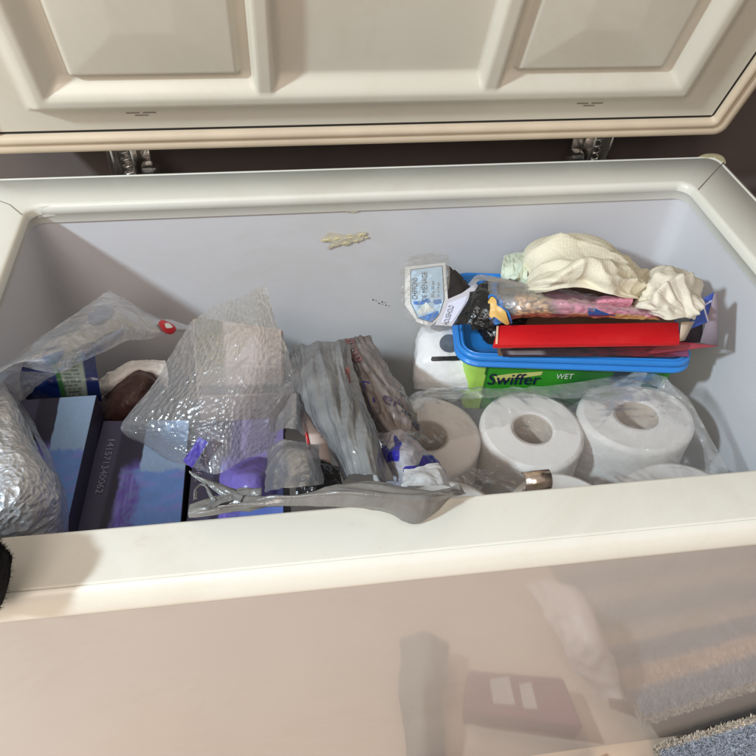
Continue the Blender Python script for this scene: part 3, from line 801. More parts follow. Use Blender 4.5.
ltext('35 x 35 cm', 431.3, 434.3, 281, 297.5); ltext('14 x 14 po', 437, 440, 282.5, 297)
# folded second label
P2a, P2b, P2c = at(447, 300, .846), at(477, 288, .862), at(433, 325, .825)
ln2 = np.cross(P2b - P2a, P2c - P2a); ln2 /= np.linalg.norm(ln2)
if ln2 @ (CP - P2a) < 0: ln2 = -ln2
def LP2(x, y, off=0.0): return atplane(x, y, P2a + ln2 * off, ln2)
M['greycard'] = plain('grey_label_card', A(170, 164, 170), .4)
poly('folded_label', [(446, 300), (462, 293), (476, 283), (478, 286), (468, 300), (452, 326), (435, 325)], M['greycard'], cp, 0, LP2)
poly('label_field', [(448.5, 303), (468, 295.5), (463, 306), (452, 322), (441, 323)], plain('lilac_label', A(186, 186, 204), .4), cp, .0006, LP2)
f = quadfn(LP2(443, 324, .001), LP2(449, 305, .001), LP2(454, 306, .001), LP2(448, 325, .001), .0004); text_on('lettering', 'HOUSEHOLD', f, M['black'], cp)
# black cloths and the clear film over them
lump('black_cloth', [[at(447, 265, .838), at(452, 268, .845), at(462, 276, .85)], [at(448, 285, .84), at(456, 283, .852), at(468, 284, .852)], [at(449, 303, .838), at(460, 297, .85), at(474, 292, .852)]], plain('black_cloth', (.02, .014, .012), .9, .3, 80, .8, 300), cp, .003, 60, 2, 30, 30)
lump('black_cloth', [[at(478, 287, .866), at(484, 283, .868), at(492, 286, .866)], [at(468, 302, .862), at(478, 300, .87), at(490, 304, .87)], [at(452, 326, .838), at(468, 324, .852), at(488, 328, .85)]], M['blackfilm'], cp, .003, 60, 5, 40, 40)
Sheet([[at(402, 262, .833), at(425, 257, .84), at(449, 258, .845)], [at(402, 290, .82), at(425, 290, .832), at(451, 288, .848)], [at(406, 318, .806), at(425, 326, .81), at(440, 326, .82)]], crumple(.0018, 60, 8)).build('film', film('thin_pack_film', (.8, .8, .85), .07, .06, .05, 80, .7, .003, 30, gloss=1.5), cp, 60, 60, off=.005)
Sheet([[at(468, 284, .868), at(478, 275, .872), at(496, 277, .872), at(530, 285, .874)], [at(473, 288, .866), at(480, 281, .872), at(496, 282, .872), at(530, 289, .874)]], crumple(.001, 60, 18)).build('film_hem', film('grey_hem', (.6, .6, .63), .6, .1, .15, 80, .6, .003), cp, 50, 8)

# ---- cream cloths
def cloth_mat(name, col):
    t = NT(name)
    c = t.ramp(t.noise(20, 5), [(.3, tuple(v * .93 for v in col)), (.7, col)])
    tc = t.n('ShaderNodeTexCoord'); hs = []
    for dr in ('X', 'Y'):
        w_ = t.n('ShaderNodeTexWave', wave_type='BANDS', bands_direction=dr); w_.inputs['Scale'].default_value = 22 if dr == 'X' else 15; w_.inputs['Distortion'].default_value = 1.2; w_.inputs['Detail'].default_value = 2
        t.l(tc.outputs['UV'], w_.inputs['Vector']); hs.append(w_.outputs['Fac'])
    nrm = t.bump(t.math('MULTIPLY', hs[0], hs[1]), .22, .0010); nrm = t.bump(t.noise(260, 3), .4, .0008, nrm); nrm = t.bump(t.noise(45, 4, .6, distort=1), .5, .004, nrm)
    return t.surf(t.princ(c, .95, 0, .1, nrm))
M['cream'] = cloth_mat('cream_waffle_cloth', A(226, 219, 197)); M['cream2'] = cloth_mat('off_white_cloth', A(224, 217, 200)); M['mint'] = cloth_mat('mint_cloth', A(206, 216, 200))
def folds(amp, f, seed):
    def d(u, v, p):
        w = N((u * 2, v * 2, seed), 1, 2)
        x = N((u * 3.1 + v * 1.6 + w, v * 1.5 - u * .6, seed), 1.0, seed); y = N((u * 6 - v * 3 + w, v * 3 + u * 2, seed + 4), 1.0, seed + 5)
        e = .12 + .88 * min(1, min(u, 1 - u, v, 1 - v) * 7)
        return e * amp * (1.5 * (1 - min(abs(x) * 3.4, 1.3)) + .55 * (1 - min(abs(y) * 3.2, 1.2)) - .5) + amp * .25 * N(np.array(p) * f, 2, seed)
    return d
rows = [[at(523, 276, .80), at(527, 250, .83), at(545, 238, .845), at(580, 237, .850), at(606, 243, .848), at(626, 258, .84), at(640, 270, .83), at(648, 286, .82)],
        [at(521, 284, .83), at(533, 262, .875), at(552, 248, .89), at(582, 248, .894), at(606, 256, .888), at(624, 270, .876), at(638, 282, .862), at(648, 292, .84)],
        [at(522, 290, .85), at(540, 276, .890), at(560, 266, .906), at(584, 264, .908), at(608, 274, .898), at(624, 284, .884), at(638, 292, .87), at(648, 298, .85)],
        [at(522, 294, .86), at(545, 292, .884), at(565, 288, .892), at(586, 288, .892), at(608, 294, .888), at(626, 298, .88), at(638, 300, .87), at(646, 304, .86)]]
t = Sheet(rows, folds(.0085, 15, 3)).build('cleaning_cloth', M['cream'], None, 150, 110); tag(t, 'large crumpled cream waffle cloth piled against the back wall', 'cloth', 'cream cloths on the pile'); t.modifiers.new('t', 'SOLIDIFY').thickness = .0012
rows = [[at(640, 284, .85), at(648, 272, .862), at(664, 266, .868), at(684, 270, .866), at(694, 280, .858), at(699, 292, .85)],
        [at(637, 296, .858), at(650, 284, .882), at(668, 278, .890), at(686, 282, .886), at(695, 292, .874), at(699, 302, .86)],
        [at(634, 306, .858), at(650, 300, .882), at(668, 296, .890), at(684, 298, .886), at(693, 306, .876), at(697, 313, .862)],
        [at(645, 312, .856), at(655, 316, .866), at(668, 320, .872), at(682, 318, .872), at(690, 318, .866), at(694, 320, .858)]]
t = Sheet(rows, folds(.0065, 20, 8)).build('cleaning_cloth', M['cream2'], None, 90, 80); tag(t, 'small off-white cloth bundled beside the blue carton flap', 'cloth', 'cream cloths on the pile'); t.modifiers.new('t', 'SOLIDIFY').thickness = .0012
rows = [[at(504, 256, .84), at(514, 253, .845), at(528, 252, .845)], [at(502, 265, .85), at(514, 262, .86), at(528, 262, .86)], [at(501, 274, .85), at(513, 275, .86), at(527, 278, .86)], [at(502, 279, .845), at(513, 280, .85), at(526, 284, .85)]]
t = Sheet(rows, folds(.003, 40, 5)).build('folded_cloth', M['mint'], None, 50, 50); tag(t, 'small folded pale mint green cloth left of the big cream one', 'cloth')

# ---- white wipes pack left of the green tub
wp = thing('wipes_pack', 'soft white wipes pack with a black slit and grey round sticker', 'wipes pack', at(438, 360, .75))
rows = [[at(419, 331, .752), at(424, 326, .768), at(440, 325, .774), at(462, 325, .774)], [at(416, 340, .752), at(421, 336, .774), at(440, 334, .782), at(464, 334, .78)],
        [at(414, 360, .742), at(418, 358, .764), at(440, 358, .772), at(466, 358, .77)], [at(413, 378, .726), at(416, 377, .746), at(440, 378, .752), at(468, 378, .752)], [at(414, 388, .715), at(418, 389, .728), at(440, 390, .734), at(470, 390, .734)]]
WP = Sheet(rows, crumple(.0016, 45, 7)); WP.build('pouch', plain('white_film', A(222, 222, 222), .3, .04, 30, .4, 90), wp, 60, 70)
def wpq(pts, mat, name, zoff): 
    out = [at(x, y, .783 - max(0, (y - 334)) * .00072 + zoff) for x, y in pts]; c = sum(out) / len(out)
    return mesh(name, [c] + out, [(0, 1 + i, 1 + (i + 1) % len(out)) for i in range(len(out))], mat, wp, False)
stick(WP, [(432, 357), (443, 356.6), (460, 356.4), (460, 360.4), (443, 360.8), (432, 361)], M['black'], wp, 'opening_slit', .0012, 36, 3)
stick(WP, [(449 + 9.5 * math.cos(a), 344 + 9 * math.sin(a)) for a in np.linspace(0, 6.283, 13)[:-1]], plain('grey_sticker', A(96, 104, 112), .4, .3, 80), wp, 'sticker', .0012, 36, 3)

# ---- blue pack and clear bag in the far left corner
bp = thing('blue_pack', 'blue and pale green plastic pack lying behind the leftmost tissue box', 'pack', at(55, 385, .77))
def bpc(u, v):
    p = (u, v, 0); c = A(30, 58, 132); c = mixc(c, A(18, 34, 96), sst(0, .3, N(p, 4, 1)))
    e = u - .56 - .10 * v
    c = mixc(c, A(64, 120, 70), sst(0, .02, e)); c = mixc(c, A(150, 166, 158), sst(.05, .07, e)); c = mixc(c, A(30, 44, 96), sst(.87, .89, u))
    if .68 < u < .84 and (v * 14 % 1) > .45 and N((u * 60, int(v * 14), 0), 1, 3) > -.2: c = mixc(c, A(70, 84, 84), .7)
    return mixc(c, A(190, 200, 210), .5 * (1 - sst(.05, .14, u)))
Sheet([[at(2, 364, .80), at(40, 356, .80), at(94, 350, .80)], [at(4, 382, .79), at(45, 380, .80), at(98, 378, .795)], [at(6, 408, .76), at(45, 404, .765), at(102, 402, .765)]], crumple(.002, 30, 2)).build('pouch', M['printfilm'], bp, 90, 60, colour=bpc)
cb = thing('clear_plastic_bag', 'crumpled clear plastic bag with a small red logo in the back left corner', 'plastic bag', at(100, 330, .83))
rows = [[at(-8, 372, .888), at(15, 352, .868), at(45, 334, .86), at(78, 313, .85), at(104, 294, .838), at(113, 291, .836), at(130, 301, .83), at(152, 315, .82), at(174, 320, .81), at(192, 327, .80)],
        [at(-8, 372, .888), at(18, 357, .88), at(48, 346, .878), at(80, 328, .868), at(105, 310, .855), at(118, 308, .85), at(136, 315, .84), at(154, 322, .83), at(174, 325, .816), at(192, 330, .803)],
        [at(-8, 373, .888), at(22, 362, .882), at(52, 358, .880), at(84, 345, .872), at(108, 332, .862), at(124, 322, .853), at(138, 328, .842), at(156, 331, .832), at(175, 329, .816), at(191, 332, .80)],
        [at(-8, 374, .886), at(20, 369, .872), at(57, 373, .865), at(84, 361, .858), at(110, 349, .85), at(126, 341, .842), at(142, 340, .832), at(158, 337, .824), at(175, 332, .81), at(191, 334, .797)]]
CB = Sheet(rows, lambda u, v, p: .0045 * ridge(p, 10, 31, 2) + .0016 * ridge(p, 38, 3, 2))
M['cbag'] = film('crinkled_clear_film', (.84, .87, .90), .40, .22, .10, 40, .8, .006, 22, gloss=2.4)
CB.build('film', M['cbag'], cb, 150, 60)
Sheet([[at(-8, 374, .886), at(20, 370, .868), at(57, 374, .862)], [at(-6, 392, .87), at(12, 390, .83), at(40, 384, .84)], [at(-6, 415, .86), at(10, 408, .80), at(26, 398, .81)]], crumple(.003, 30, 11)).build('film_front', M['cbag'], cb, 50, 40)
lm = plain('red_logo', A(196, 30, 40), .4)
stick(CB, [(157, 325), (162, 322.5), (170, 324.5), (174, 329), (169, 332), (162, 331.5)], lm, cb, 'logo', .002)
stick(CB, [(163, 326.5), (167, 326.2), (170, 328.8), (165, 329.5)], M['whiteink'], cb, 'logo_mark', .0026)
bpf = film('blue_print_film', (.13, .22, .42), .42, .34, .2, 90, .5, .002, 90)
for pts in ([(88, 316), (103, 306), (114, 309), (108, 320), (92, 326)], [(90, 345), (106, 334), (122, 331), (114, 343), (98, 351)], [(42, 352), (58, 346), (66, 350), (56, 362), (44, 362)]):
    stick(CB, pts, bpf, cb, 'blue_print', .0015)

# ---- brown leather thing and white tissue
t = lump('leather_glove', [[at(102, 396, .74), at(118, 378, .755), at(138, 366, .765), at(154, 366, .76), at(160, 374, .755)], [at(100, 408, .745), at(120, 396, .775), at(138, 382, .785), at(150, 380, .78), at(160, 386, .76)], [at(100, 425, .73), at(120, 420, .755), at(138, 408, .765), at(150, 400, .76), at(160, 396, .745)], [at(102, 450, .67), at(120, 450, .69), at(138, 440, .70), at(155, 425, .70), at(164, 415, .70)]],
         plain('dark_brown_leather', A(66, 42, 36), .5, .25, 60, .5, 200), None, .005, 30, 4); tag(t, 'dark brown crumpled leather glove beside the middle tissue box', 'glove')
t = lump('tissue_paper', [[at(98, 380, .755), at(116, 368, .765), at(138, 360, .77), at(165, 360, .77)], [at(98, 390, .762), at(118, 378, .772), at(140, 368, .776), at(168, 372, .772)], [at(100, 398, .75), at(120, 388, .757), at(142, 378, .76), at(168, 388, .757)]], M['paper'], None, .003, 35, 2); tag(t, 'crumpled off-white tissue paper behind the dark brown glove', 'tissue paper')

# ---- pale card box under the bubble wrap
kb = thing('parcel_box', 'small khaki and pinkish parcel box wrapped under the bubble wrap', 'box', at(238, 355, .80))
k0, k1, k2, k3 = at(197, 398, .80), at(284, 394, .80), at(283, 330, .815), at(192, 318, .815)
bm = bmesh.new(); hexa(bm, [q - (0, 0, .06) for q in (k0, k1, k2, k3)] + [k0, k1, k2, k3], .002, 2); bmobj('carton', bm, plain('pinkish_card', A(150, 136, 130), .6, .08, 40), kb, auto=30)
def kcol(u, v):
    c = mixc(A(112, 106, 88), A(196, 178, 172), sst(.30, .36, u)); c = mixc(c, A(150, 138, 134), .6 * sst(.62, .66, v)); c = mixc(c, A(92, 86, 90), .8 * sst(.86, .9, v))
    if .36 < u < .95 and .56 < v < .6: c = mixc(c, A(130, 110, 110), .5)
    return c
pan('printed_top', [k3 + (.002, 0, .001), k2 + (-.002, 0, .001), k1 + (-.002, .002, .001), k0 + (.002, .002, .001)], M['print'], kb, 0, 50, 50, kcol)

# ---- bubble wrap
bw = thing('bubble_wrap', 'pointed sheet of clear bubble wrap standing up among the boxes', 'bubble wrap', at(215, 380, .84))
rows = [[at(190, 322, .845), at(212, 307, .86), at(235, 299, .87), at(252, 290, .878), at(266, 284, .882)],
        [at(172, 352, .84), at(205, 342, .862), at(232, 334, .872), at(256, 326, .878), at(274, 316, .872)],
        [at(152, 386, .825), at(190, 380, .85), at(224, 372, .862), at(256, 362, .868), at(288, 352, .855)],
        [at(121, 427, .80), at(168, 420, .83), at(210, 410, .848), at(250, 396, .852), at(292, 386, .83)],
        [at(146, 446, .79), at(180, 446, .812), at(214, 436, .832), at(248, 428, .83), at(282, 416, .805)],
        [at(166, 460, .785), at(192, 467, .80), at(216, 474, .815), at(246, 460, .81), at(274, 448, .79)]]
M['bubble'] = film('bubble_film', (.84, .84, .84), .36, .20, .15, 70, .5, .004, 12, bubbles=30, gloss=1.7)
BW = Sheet(rows, lambda u, v, p: .004 * ridge(p, 8, 5, 1) + .0016 * ridge(p, 26, 8, 3))
BW.build('bubble_film', M['bubble'], bw, 150, 150)
q = Sheet([[at(199, 437, .838), at(208, 442, .838)], [at(183, 461, .822), at(192, 468, .822)]], crumple(.0006, 100, 2)); q.build('purple_tape', plain('purple_tape', A(54, 36, 132), .35, .2, 100), bw, 12, 20)

# ---- lilac soft pack on the third box
lp = thing('lilac_pack', 'rounded lilac plastic pack at the end of the bubble wrap', 'pack', at(250, 470, .76))
t = Sheet([[at(222, 466, .752), at(240, 458, .77), at(262, 458, .77), at(277, 468, .755)], [at(220, 478, .765), at(240, 476, .79), at(262, 476, .79), at(277, 484, .765)], [at(220, 500, .76), at(240, 500, .785), at(262, 500, .785), at(277, 504, .76)]], crumple(.002, 40, 3)).build('pouch', plain('lilac_film', A(112, 98, 170), .3, .15, 40, .4, 90), lp, 50, 50)

# ---- light grey bag between bubble wrap and the big grey bag
M['greytl'] = film('light_grey_bag_film', (.46, .45, .45), .66, .15, .25, 60, .6, .004, 20, trans=(.8, .8, .8), gloss=1.2)
lg = thing('light_grey_bag', 'translucent light grey plastic bag slumped left of the darker grey bag', 'plastic bag', at(305, 450, .80))
rows = [[at(278, 385, .79), at(288, 380, .80), at(297, 384, .81), at(302, 398, .80)], [at(272, 410, .80), at(290, 404, .825), at(299, 408, .83), at(306, 428, .80)],
        [at(270, 432, .80), at(286, 428, .83), at(297, 430, .83), at(303, 436, .80)]]
Sheet(rows, crumple(.005, 28, 41)).build('upper_film', M['greytl'], lg, 60, 60)
rows = [[at(268, 446, .80), at(285, 440, .82), at(305, 441, .825), at(318, 446, .81)], [at(266, 465, .815), at(286, 456, .845), at(308, 456, .848), at(322, 464, .825)], [at(264, 492, .82), at(286, 488, .85), at(308, 486, .85), at(324, 484, .83)]]
Sheet(rows, crumple(.004, 30, 43)).build('lower_film', M['greytl'], lg, 70, 60)
cdo = thing('pink_card', 'pale pinkish card with a red edge between the two grey bags', 'card', at(318, 440, .77))
pan('card', [at(302, 412, .79), at(322, 420, .79), at(334, 478, .77), at(312, 478, .77)], plain('pinkish_white_card', A(206, 182, 170), .6), cdo, .002)
pan('red_edge', [at(300.5, 412, .792), at(303, 413, .792), at(311, 450, .780), at(308.5, 450, .780)], M['red'], cdo, .001)
t = lump('black_bag', [[at(296, 462, .775), at(318, 460, .785), at(340, 466, .78)], [at(296, 476, .78), at(318, 472, .79), at(342, 480, .785)], [at(296, 500, .77), at(318, 500, .77), at(344, 500, .77)]], M['blackfilm'], None, .004, 30, 3, 30, 30); tag(t, 'black plastic in the gap below the pinkish card', 'plastic bag')

# ---- the big grey bag
def grey_mat(name, ca, cb_, rough=.2, tl=.2, fs=14):
    t = NT(name)
    c = t.ramp(t.noise(fs, 5, distort=1), [(.35, ca), (.65, cb_)])
    tc = t.n('ShaderNodeTexCoord')
    nrm = t.bump(t.noise(45, 4, .55, distort=1.2), .45, .004)
    p = t.princ(c, rough, 0, .8, nrm)
    tr = t.n('ShaderNodeBsdfTranslucent'); t.l(c, tr.inputs[0])
    mx = t.n('ShaderNodeMixShader'); mx.inputs[0].default_value = tl; t.l(p, mx.inputs[1]); t.l(tr.outputs[0], mx.inputs[2])
    return t.surf(mx.outputs[0])
M['grey'] = grey_mat('grey_carrier_film', A(116, 117, 118), A(142, 143, 143)); M['greybrown'] = grey_mat('brownish_carrier_film', A(112, 103, 100), A(136, 126, 122), .25)
gb = thing('grey_carrier_bag', 'big crumpled grey carrier bag with blue lettering spilling over the front rim', 'carrier bag', at(360, 430, .84))
def gfold(u, v, p):
    q = (u * 2.9 + v * .7 + .35 * N((u, v, 0), 2.5, 5), v * .55, 3.0)
    f = .013 * ridge(q, 1.0, 3, 1) + 0.0048 * ridge((u * 5.5 + v * 2.4, v * 1.3, 1.0), 1.0, 7, 2) + .0014 * ridge((u * 13 + v * 3.5, v * 2.3, 4.0), 1.0, 11, 1)
    return f + .0022 * ridge((p[0] + .3 * p[1], p[1] * .6, p[2]), 34, 4, 3)
rows = [[at(286, 352, .778), at(294, 345, .788), at(310, 341, .798), at(330, 339, .808), at(350, 338, .808)],
        [at(288, 368, .808), at(300, 362, .828), at(318, 360, .840), at(340, 362, .840), at(357, 366, .828)],
        [at(293, 388, .818), at(308, 385, .846), at(328, 386, .858), at(350, 390, .856), at(364, 396, .840)],
        [at(306, 410, .816), at(316, 410, .848), at(336, 414, .863), at(360, 420, .862), at(374, 424, .846)],
        [at(326, 442, .813), at(330, 440, .844), at(348, 442, .864), at(370, 446, .864), at(386, 450, .846)],
        [at(342, 482, .808), at(345, 476, .840), at(360, 474, .860), at(380, 476, .860), at(396, 480, .846)]]
GB = Sheet(rows, gfold); GB.build('pleated_side', M['grey'], gb, 180, 150, thick=.0004)
rows = [[at(340, 340, .775), at(352, 337, .782), at(364, 336, .784), at(374, 341, .775)],
        [at(348, 362, .798), at(362, 360, .810), at(378, 362, .810), at(388, 368, .790)],
        [at(356, 386, .808), at(374, 384, .822), at(392, 384, .822), at(403, 390, .798)],
        [at(366, 410, .810), at(384, 410, .826), at(402, 406, .826), at(415, 412, .800)],
        [at(378, 434, .810), at(396, 434, .822), at(410, 430, .822), at(419, 436, .802)]]
def gf2(u, v, p): return .0065 * ridge((u * 2.2 - v * 1.2, v * 1.6 + u, 2.0), 1.0, 6, 3) + .0018 * ridge(p, 50, 2, 3)
G2 = Sheet(rows, gf2); G2.build('lettered_side', M['greybrown'], gb, 100, 110, thick=.0004)
M['bagblue'] = plain('bag_blue_ink', A(44, 40, 130), .35); M['bagdark'] = plain('bag_dark_ink', A(66, 54, 78), .35); M['bagred'] = plain('bag_red_ink', A(112, 66, 64), .35, .3, 60)
def sheet_fn(sh, u0, v0, du, dv, ang, off=.0012):
    ca, sa = math.cos(ang), math.sin(ang)
    def f(a, b):
        x = a * du; y = -b * dv
        return sh.pt(u0 + x * ca - y * sa, v0 + x * sa + y * ca, off)
    return f
def soft_text(s, fn): return text_on('lettering', s, fn, M['bagdark'], gb, shear=.2, bold=.01)
text_on('lettering', 'ering', sheet_fn(G2, .66, .80, .62, .17, .55), M['bagdark'], gb, shear=.25)
text_on('lettering', 'l', sheet_fn(G2, .20, .60, .10, .26, .1), M['bagblue'], gb, bold=.02)
G2.build('red_patch', M['bagred'], gb, 100, 110, keep=lambda u, v: .14 < u < .36 - .1 * v and .03 < v < .26 + .1 * u and N((u * 30, v * 14, 0), 1, 3) > -.28, off=.0020)
text_on('lettering', 'UGH', sheet_fn(G2, .25, .16, .18, .09, 1.45, .0030), M['greybrown'], gb, bold=.02)
pxr = Sheet([[at(344, 376, .832), at(350, 371, .832)], [at(347, 388, .836), at(351, 388, .836)]]); pxr.build('red_patch', M['bagred'], gb, 4, 4, off=.006)
# crumpled lower part with bright blue letters
def bw_col(seed):
    def f(u, v):
        n1 = N((u * 3.2, v * 2.6, seed), 1.25, seed); c = mixc(A(176, 174, 182), A(150, 148, 156), sst(-.2, .3, N((u, v, 1), 6, 3)))
        return mixc(c, A(40, 38, 138), sst(.10, .13, n1))
    return f
rows = [[at(376, 432, .805), at(388, 427, .818), at(402, 430, .820), at(416, 440, .810), at(424, 450, .800)],
        [at(380, 448, .820), at(392, 444, .842), at(406, 446, .846), at(420, 452, .832), at(434, 458, .810)],
        [at(384, 466, .820), at(394, 464, .846), at(410, 464, .852), at(426, 466, .842), at(442, 468, .816)],
        [at(388, 486, .815), at(400, 486, .842), at(412, 486, .850), at(430, 484, .844), at(448, 482, .825)]]
Sheet(rows, lambda u, v, p: .006 * ridge(p, 26, 14, 3)).build('blue_lettered_folds', M['printfilm'], gb, 110, 90, colour=bw_col(4))
Sheet([[at(404, 470, .852), at(420, 464, .860), at(438, 464, .856), at(448, 474, .845)], [at(402, 478, .855), at(420, 474, .865), at(440, 474, .862), at(450, 482, .850)], [at(400, 488, .855), at(420, 486, .865), at(440, 486, .862), at(452, 488, .850)]], crumple(.004, 40, 23)).build('white_fold', plain('milky_film', A(188, 188, 188), .3, .1, 60, .6, 100), gb, 50, 30)
# the flattened mouth of the bag lying over the rim
rows = [[at(190, 505, .905), at(215, 495, .91), at(250, 490, .915), at(290, 488, .918), at(330, 483, .922), at(365, 477, .926), at(400, 478, .924), at(435, 483, .918), at(458, 482, .912), at(467, 491, .905)],
        [at(188, 512, .906), at(216, 504, .914), at(250, 498, .92), at(290, 495, .925), at(330, 491, .93), at(368, 487, .934), at(402, 488, .932), at(436, 491, .926), at(456, 490, .918), at(467, 493, .906)],
        [at(188, 515, .905), at(218, 511, .912), at(252, 505, .917), at(292, 502, .921), at(332, 500, .925), at(370, 499, .929), at(404, 500, .928), at(434, 501, .923), at(454, 497, .915), at(466, 495, .905)],
        [at(189, 518, .903), at(220, 518, .904), at(254, 513, .905), at(294, 509, .905), at(332, 509, .905), at(370, 513, .905), at(396, 519, .904), at(418, 525, .903), at(446, 511, .903), at(465, 497, .903)]]
def hfold(u, v, p):
    e = min(u * 6, 1)
    return e * (.009 * ridge((u * 2.6 + v * .5, v * 1.9 - u * 1.8, 5.0), 1.0, 2, 1) + .0055 * ridge((u * 4, v * 3 - u * 4, 2.0), 1.0, 9, 1)) + .0010 * ridge(p, 45, 5, 2)
M['grey2'] = grey_mat('grey_mouth_film', A(116, 114, 112), A(138, 136, 133), .24, .2)
Sheet(rows, hfold).build('bag_mouth', M['grey2'], gb, 220, 60, thick=.0004)
def ribbon(pts, ws, seed):
    P = [at(x, y, .915) for x, y in pts]; a = []; b = []
    for i, p_ in enumerate(P):
        d = P[min(i + 1, len(P) - 1)] - P[max(i - 1, 0)]; d /= np.linalg.norm(d); sd = np.cross(d, (0, 0, 1)); sd /= np.linalg.norm(sd)
        a.append(p_ + sd * ws[i] + (0, 0, .001)); b.append(p_ - sd * ws[i])
    md_ = [(x_ + y_) / 2 + (0, 0, .002) for x_, y_ in zip(a, b)]
    Sheet([a, md_, b], lambda u, v, p: .0014 * ridge((u * 5, v * 3, seed), 1.0, seed, 2) + .0006 * ridge(p, 90, 2, 2)).build('torn_handle', M['grey'], gb, 60, 16, thick=.0004)
ribbon(((190, 473), (198, 478), (210, 484), (225, 491), (244, 498)), (.0006, .0018, .003, .0045, .005), 3)
ribbon(((195, 500), (196, 492), (201, 486), (207, 488), (210, 494), (216, 502)), (.0015, .001, .0009, .0011, .0013, .002), 5)
ribbon(((206, 510), (220, 500), (240, 494), (262, 492)), (.002, .004, .005, .004), 8)
# ---- silver insulated bag
def foil_mat():
    t = NT('crinkled_silver_foil')
    tc = t.n('ShaderNodeTexCoord'); v = t.n('ShaderNodeTexVoronoi'); v.inputs['Scale'].default_value = 190; v.feature = 'F1'
    nz = t.n('ShaderNodeTexNoise'); nz.inputs['Scale'].default_value = 40; t.l(tc.outputs['Object'], nz.inputs['Vector'])
    mx = t.n('ShaderNodeVectorMath', operation='MULTIPLY_ADD'); t.l(nz.outputs['Color'], mx.inputs[0]); mx.inputs[1].default_value = (.02, .02, .02); t.l(tc.outputs['Object'], mx.inputs[2]); t.l(mx.outputs[0], v.inputs['Vector'])
    nrm = t.bump(v.outputs['Distance'], .7, .003); nrm = t.bump(t.noise(120, 5, .65, distort=1), .6, .003, nrm)
    c = t.ramp(t.noise(30, 4), [(.3, (.52, .53, .55)), (.7, (.72, .73, .75))])
    return t.surf(t.princ(c, .38, .5, .6, nrm))
M['foil'] = foil_mat()
fb = thing('foil_bag', 'silver bubble foil insulated bag squeezed against the left wall', 'foil bag', at(20, 460, .80))
rows = [[at(-70, 392, .83), at(-40, 386, .85), at(-12, 382, .852), at(2, 380, .845), at(8, 386, .82)],
        [at(-70, 420, .84), at(-35, 414, .868), at(-4, 410, .872), at(16, 408, .858), at(24, 412, .82)],
        [at(-70, 452, .845), at(-30, 446, .878), at(6, 442, .884), at(30, 440, .866), at(41, 444, .82)],
        [at(-70, 485, .845), at(-25, 480, .88), at(14, 478, .888), at(44, 476, .868), at(57, 480, .82)],
        [at(-70, 515, .84), at(-20, 512, .872), at(20, 510, .878), at(52, 506, .858), at(65, 510, .81)],
        [at(-70, 560, .80), at(-20, 560, .82), at(20, 558, .82), at(50, 552, .81), at(62, 548, .78)]]
Sheet(rows, lambda u, v, p: .006 * ridge(p, 13, 51, 2) + .0018 * ridge(p, 70, 8, 2)).build('foil', M['foil'], fb, 150, 160)
lo_ = Sheet([[p for p in r] for r in rows], None)
Sheet([[r[3] for r in rows], [r[4] for r in rows]][::1] and [[rows[i][3] * .35 + rows[i][4] * .65 + (0, 0, .004), rows[i][4] + (.003, 0, .0)] for i in range(6)], crumple(.002, 40, 3)).build('clear_hem', film('foil_hem', (.7, .72, .75), .4, .1, .12, 100, .7, .003), fb, 14, 80)

# ---- fleece sleeve
def sleeve():
    t = NT('black_fleece'); c = t.ramp(t.noise(150, 4), [(.3, (.006, .006, .007)), (.7, (.022, .022, .026))])
    m_ = t.surf(t.princ(c, .95, 0, .1, t.bump(t.noise(300, 5), 1, .004)))
    c0 = at(3, 577, .924)
    pth = [c0 + np.array(q) for q in ((0.0, .0, 0), (-.03, .0, .006), (-.09, -.01, .03), (-.16, -.02, .06))]
    bm = bmesh.new(); n = 48; R = []
    ends = [crom(pth, i / 30) for i in range(31)]
    rr = [0.023 * min(1, .75 + (i / 8.0)) + .006 * sst(0, 30, i) for i in range(31)]
    tube_mesh(bm, ends, rr, n)
    for v in bm.verts:
        d = .0022 * N(v.co, 120, 3) + .003 * N(v.co, 40, 1); v.co += v.co.normalized() * 0 + Vector((d, d, d))
    o = bmobj('fleece_sleeve', bm, m_, None)
    bmf = bmesh.new(); bmf.from_mesh(o.data); bmf.normal_update(); rnd = random.Random(4); V = []; Fs = []
    for f in bmf.faces:
        if f.calc_area() > 1e-3: continue
        for k in range(5):
            w = [rnd.random() for _ in f.verts]; s_ = sum(w); p = sum((v.co * (a / s_) for v, a in zip(f.verts, w)), Vector())
            d = (f.normal + Vector((rnd.uniform(-1, 1), rnd.uniform(-1, 1), rnd.uniform(-1, 1))) * .9).normalized() * rnd.uniform(.002, .0045)
            s2 = d.cross(Vector((rnd.random(), rnd.random(), rnd.random()))).normalized() * .0003; b = len(V)
            V += [p - s2, p + s2, p + d]; Fs.append((b, b + 1, b + 2))
    bmf.free()
    h = mesh('fleece_pile', V, Fs, m_, None, False); h.parent = o; h['kind'] = 'stuff'
    tag(o, 'fuzzy black fleece sleeve resting over the left end of the front rim', 'sleeve')
sleeve()

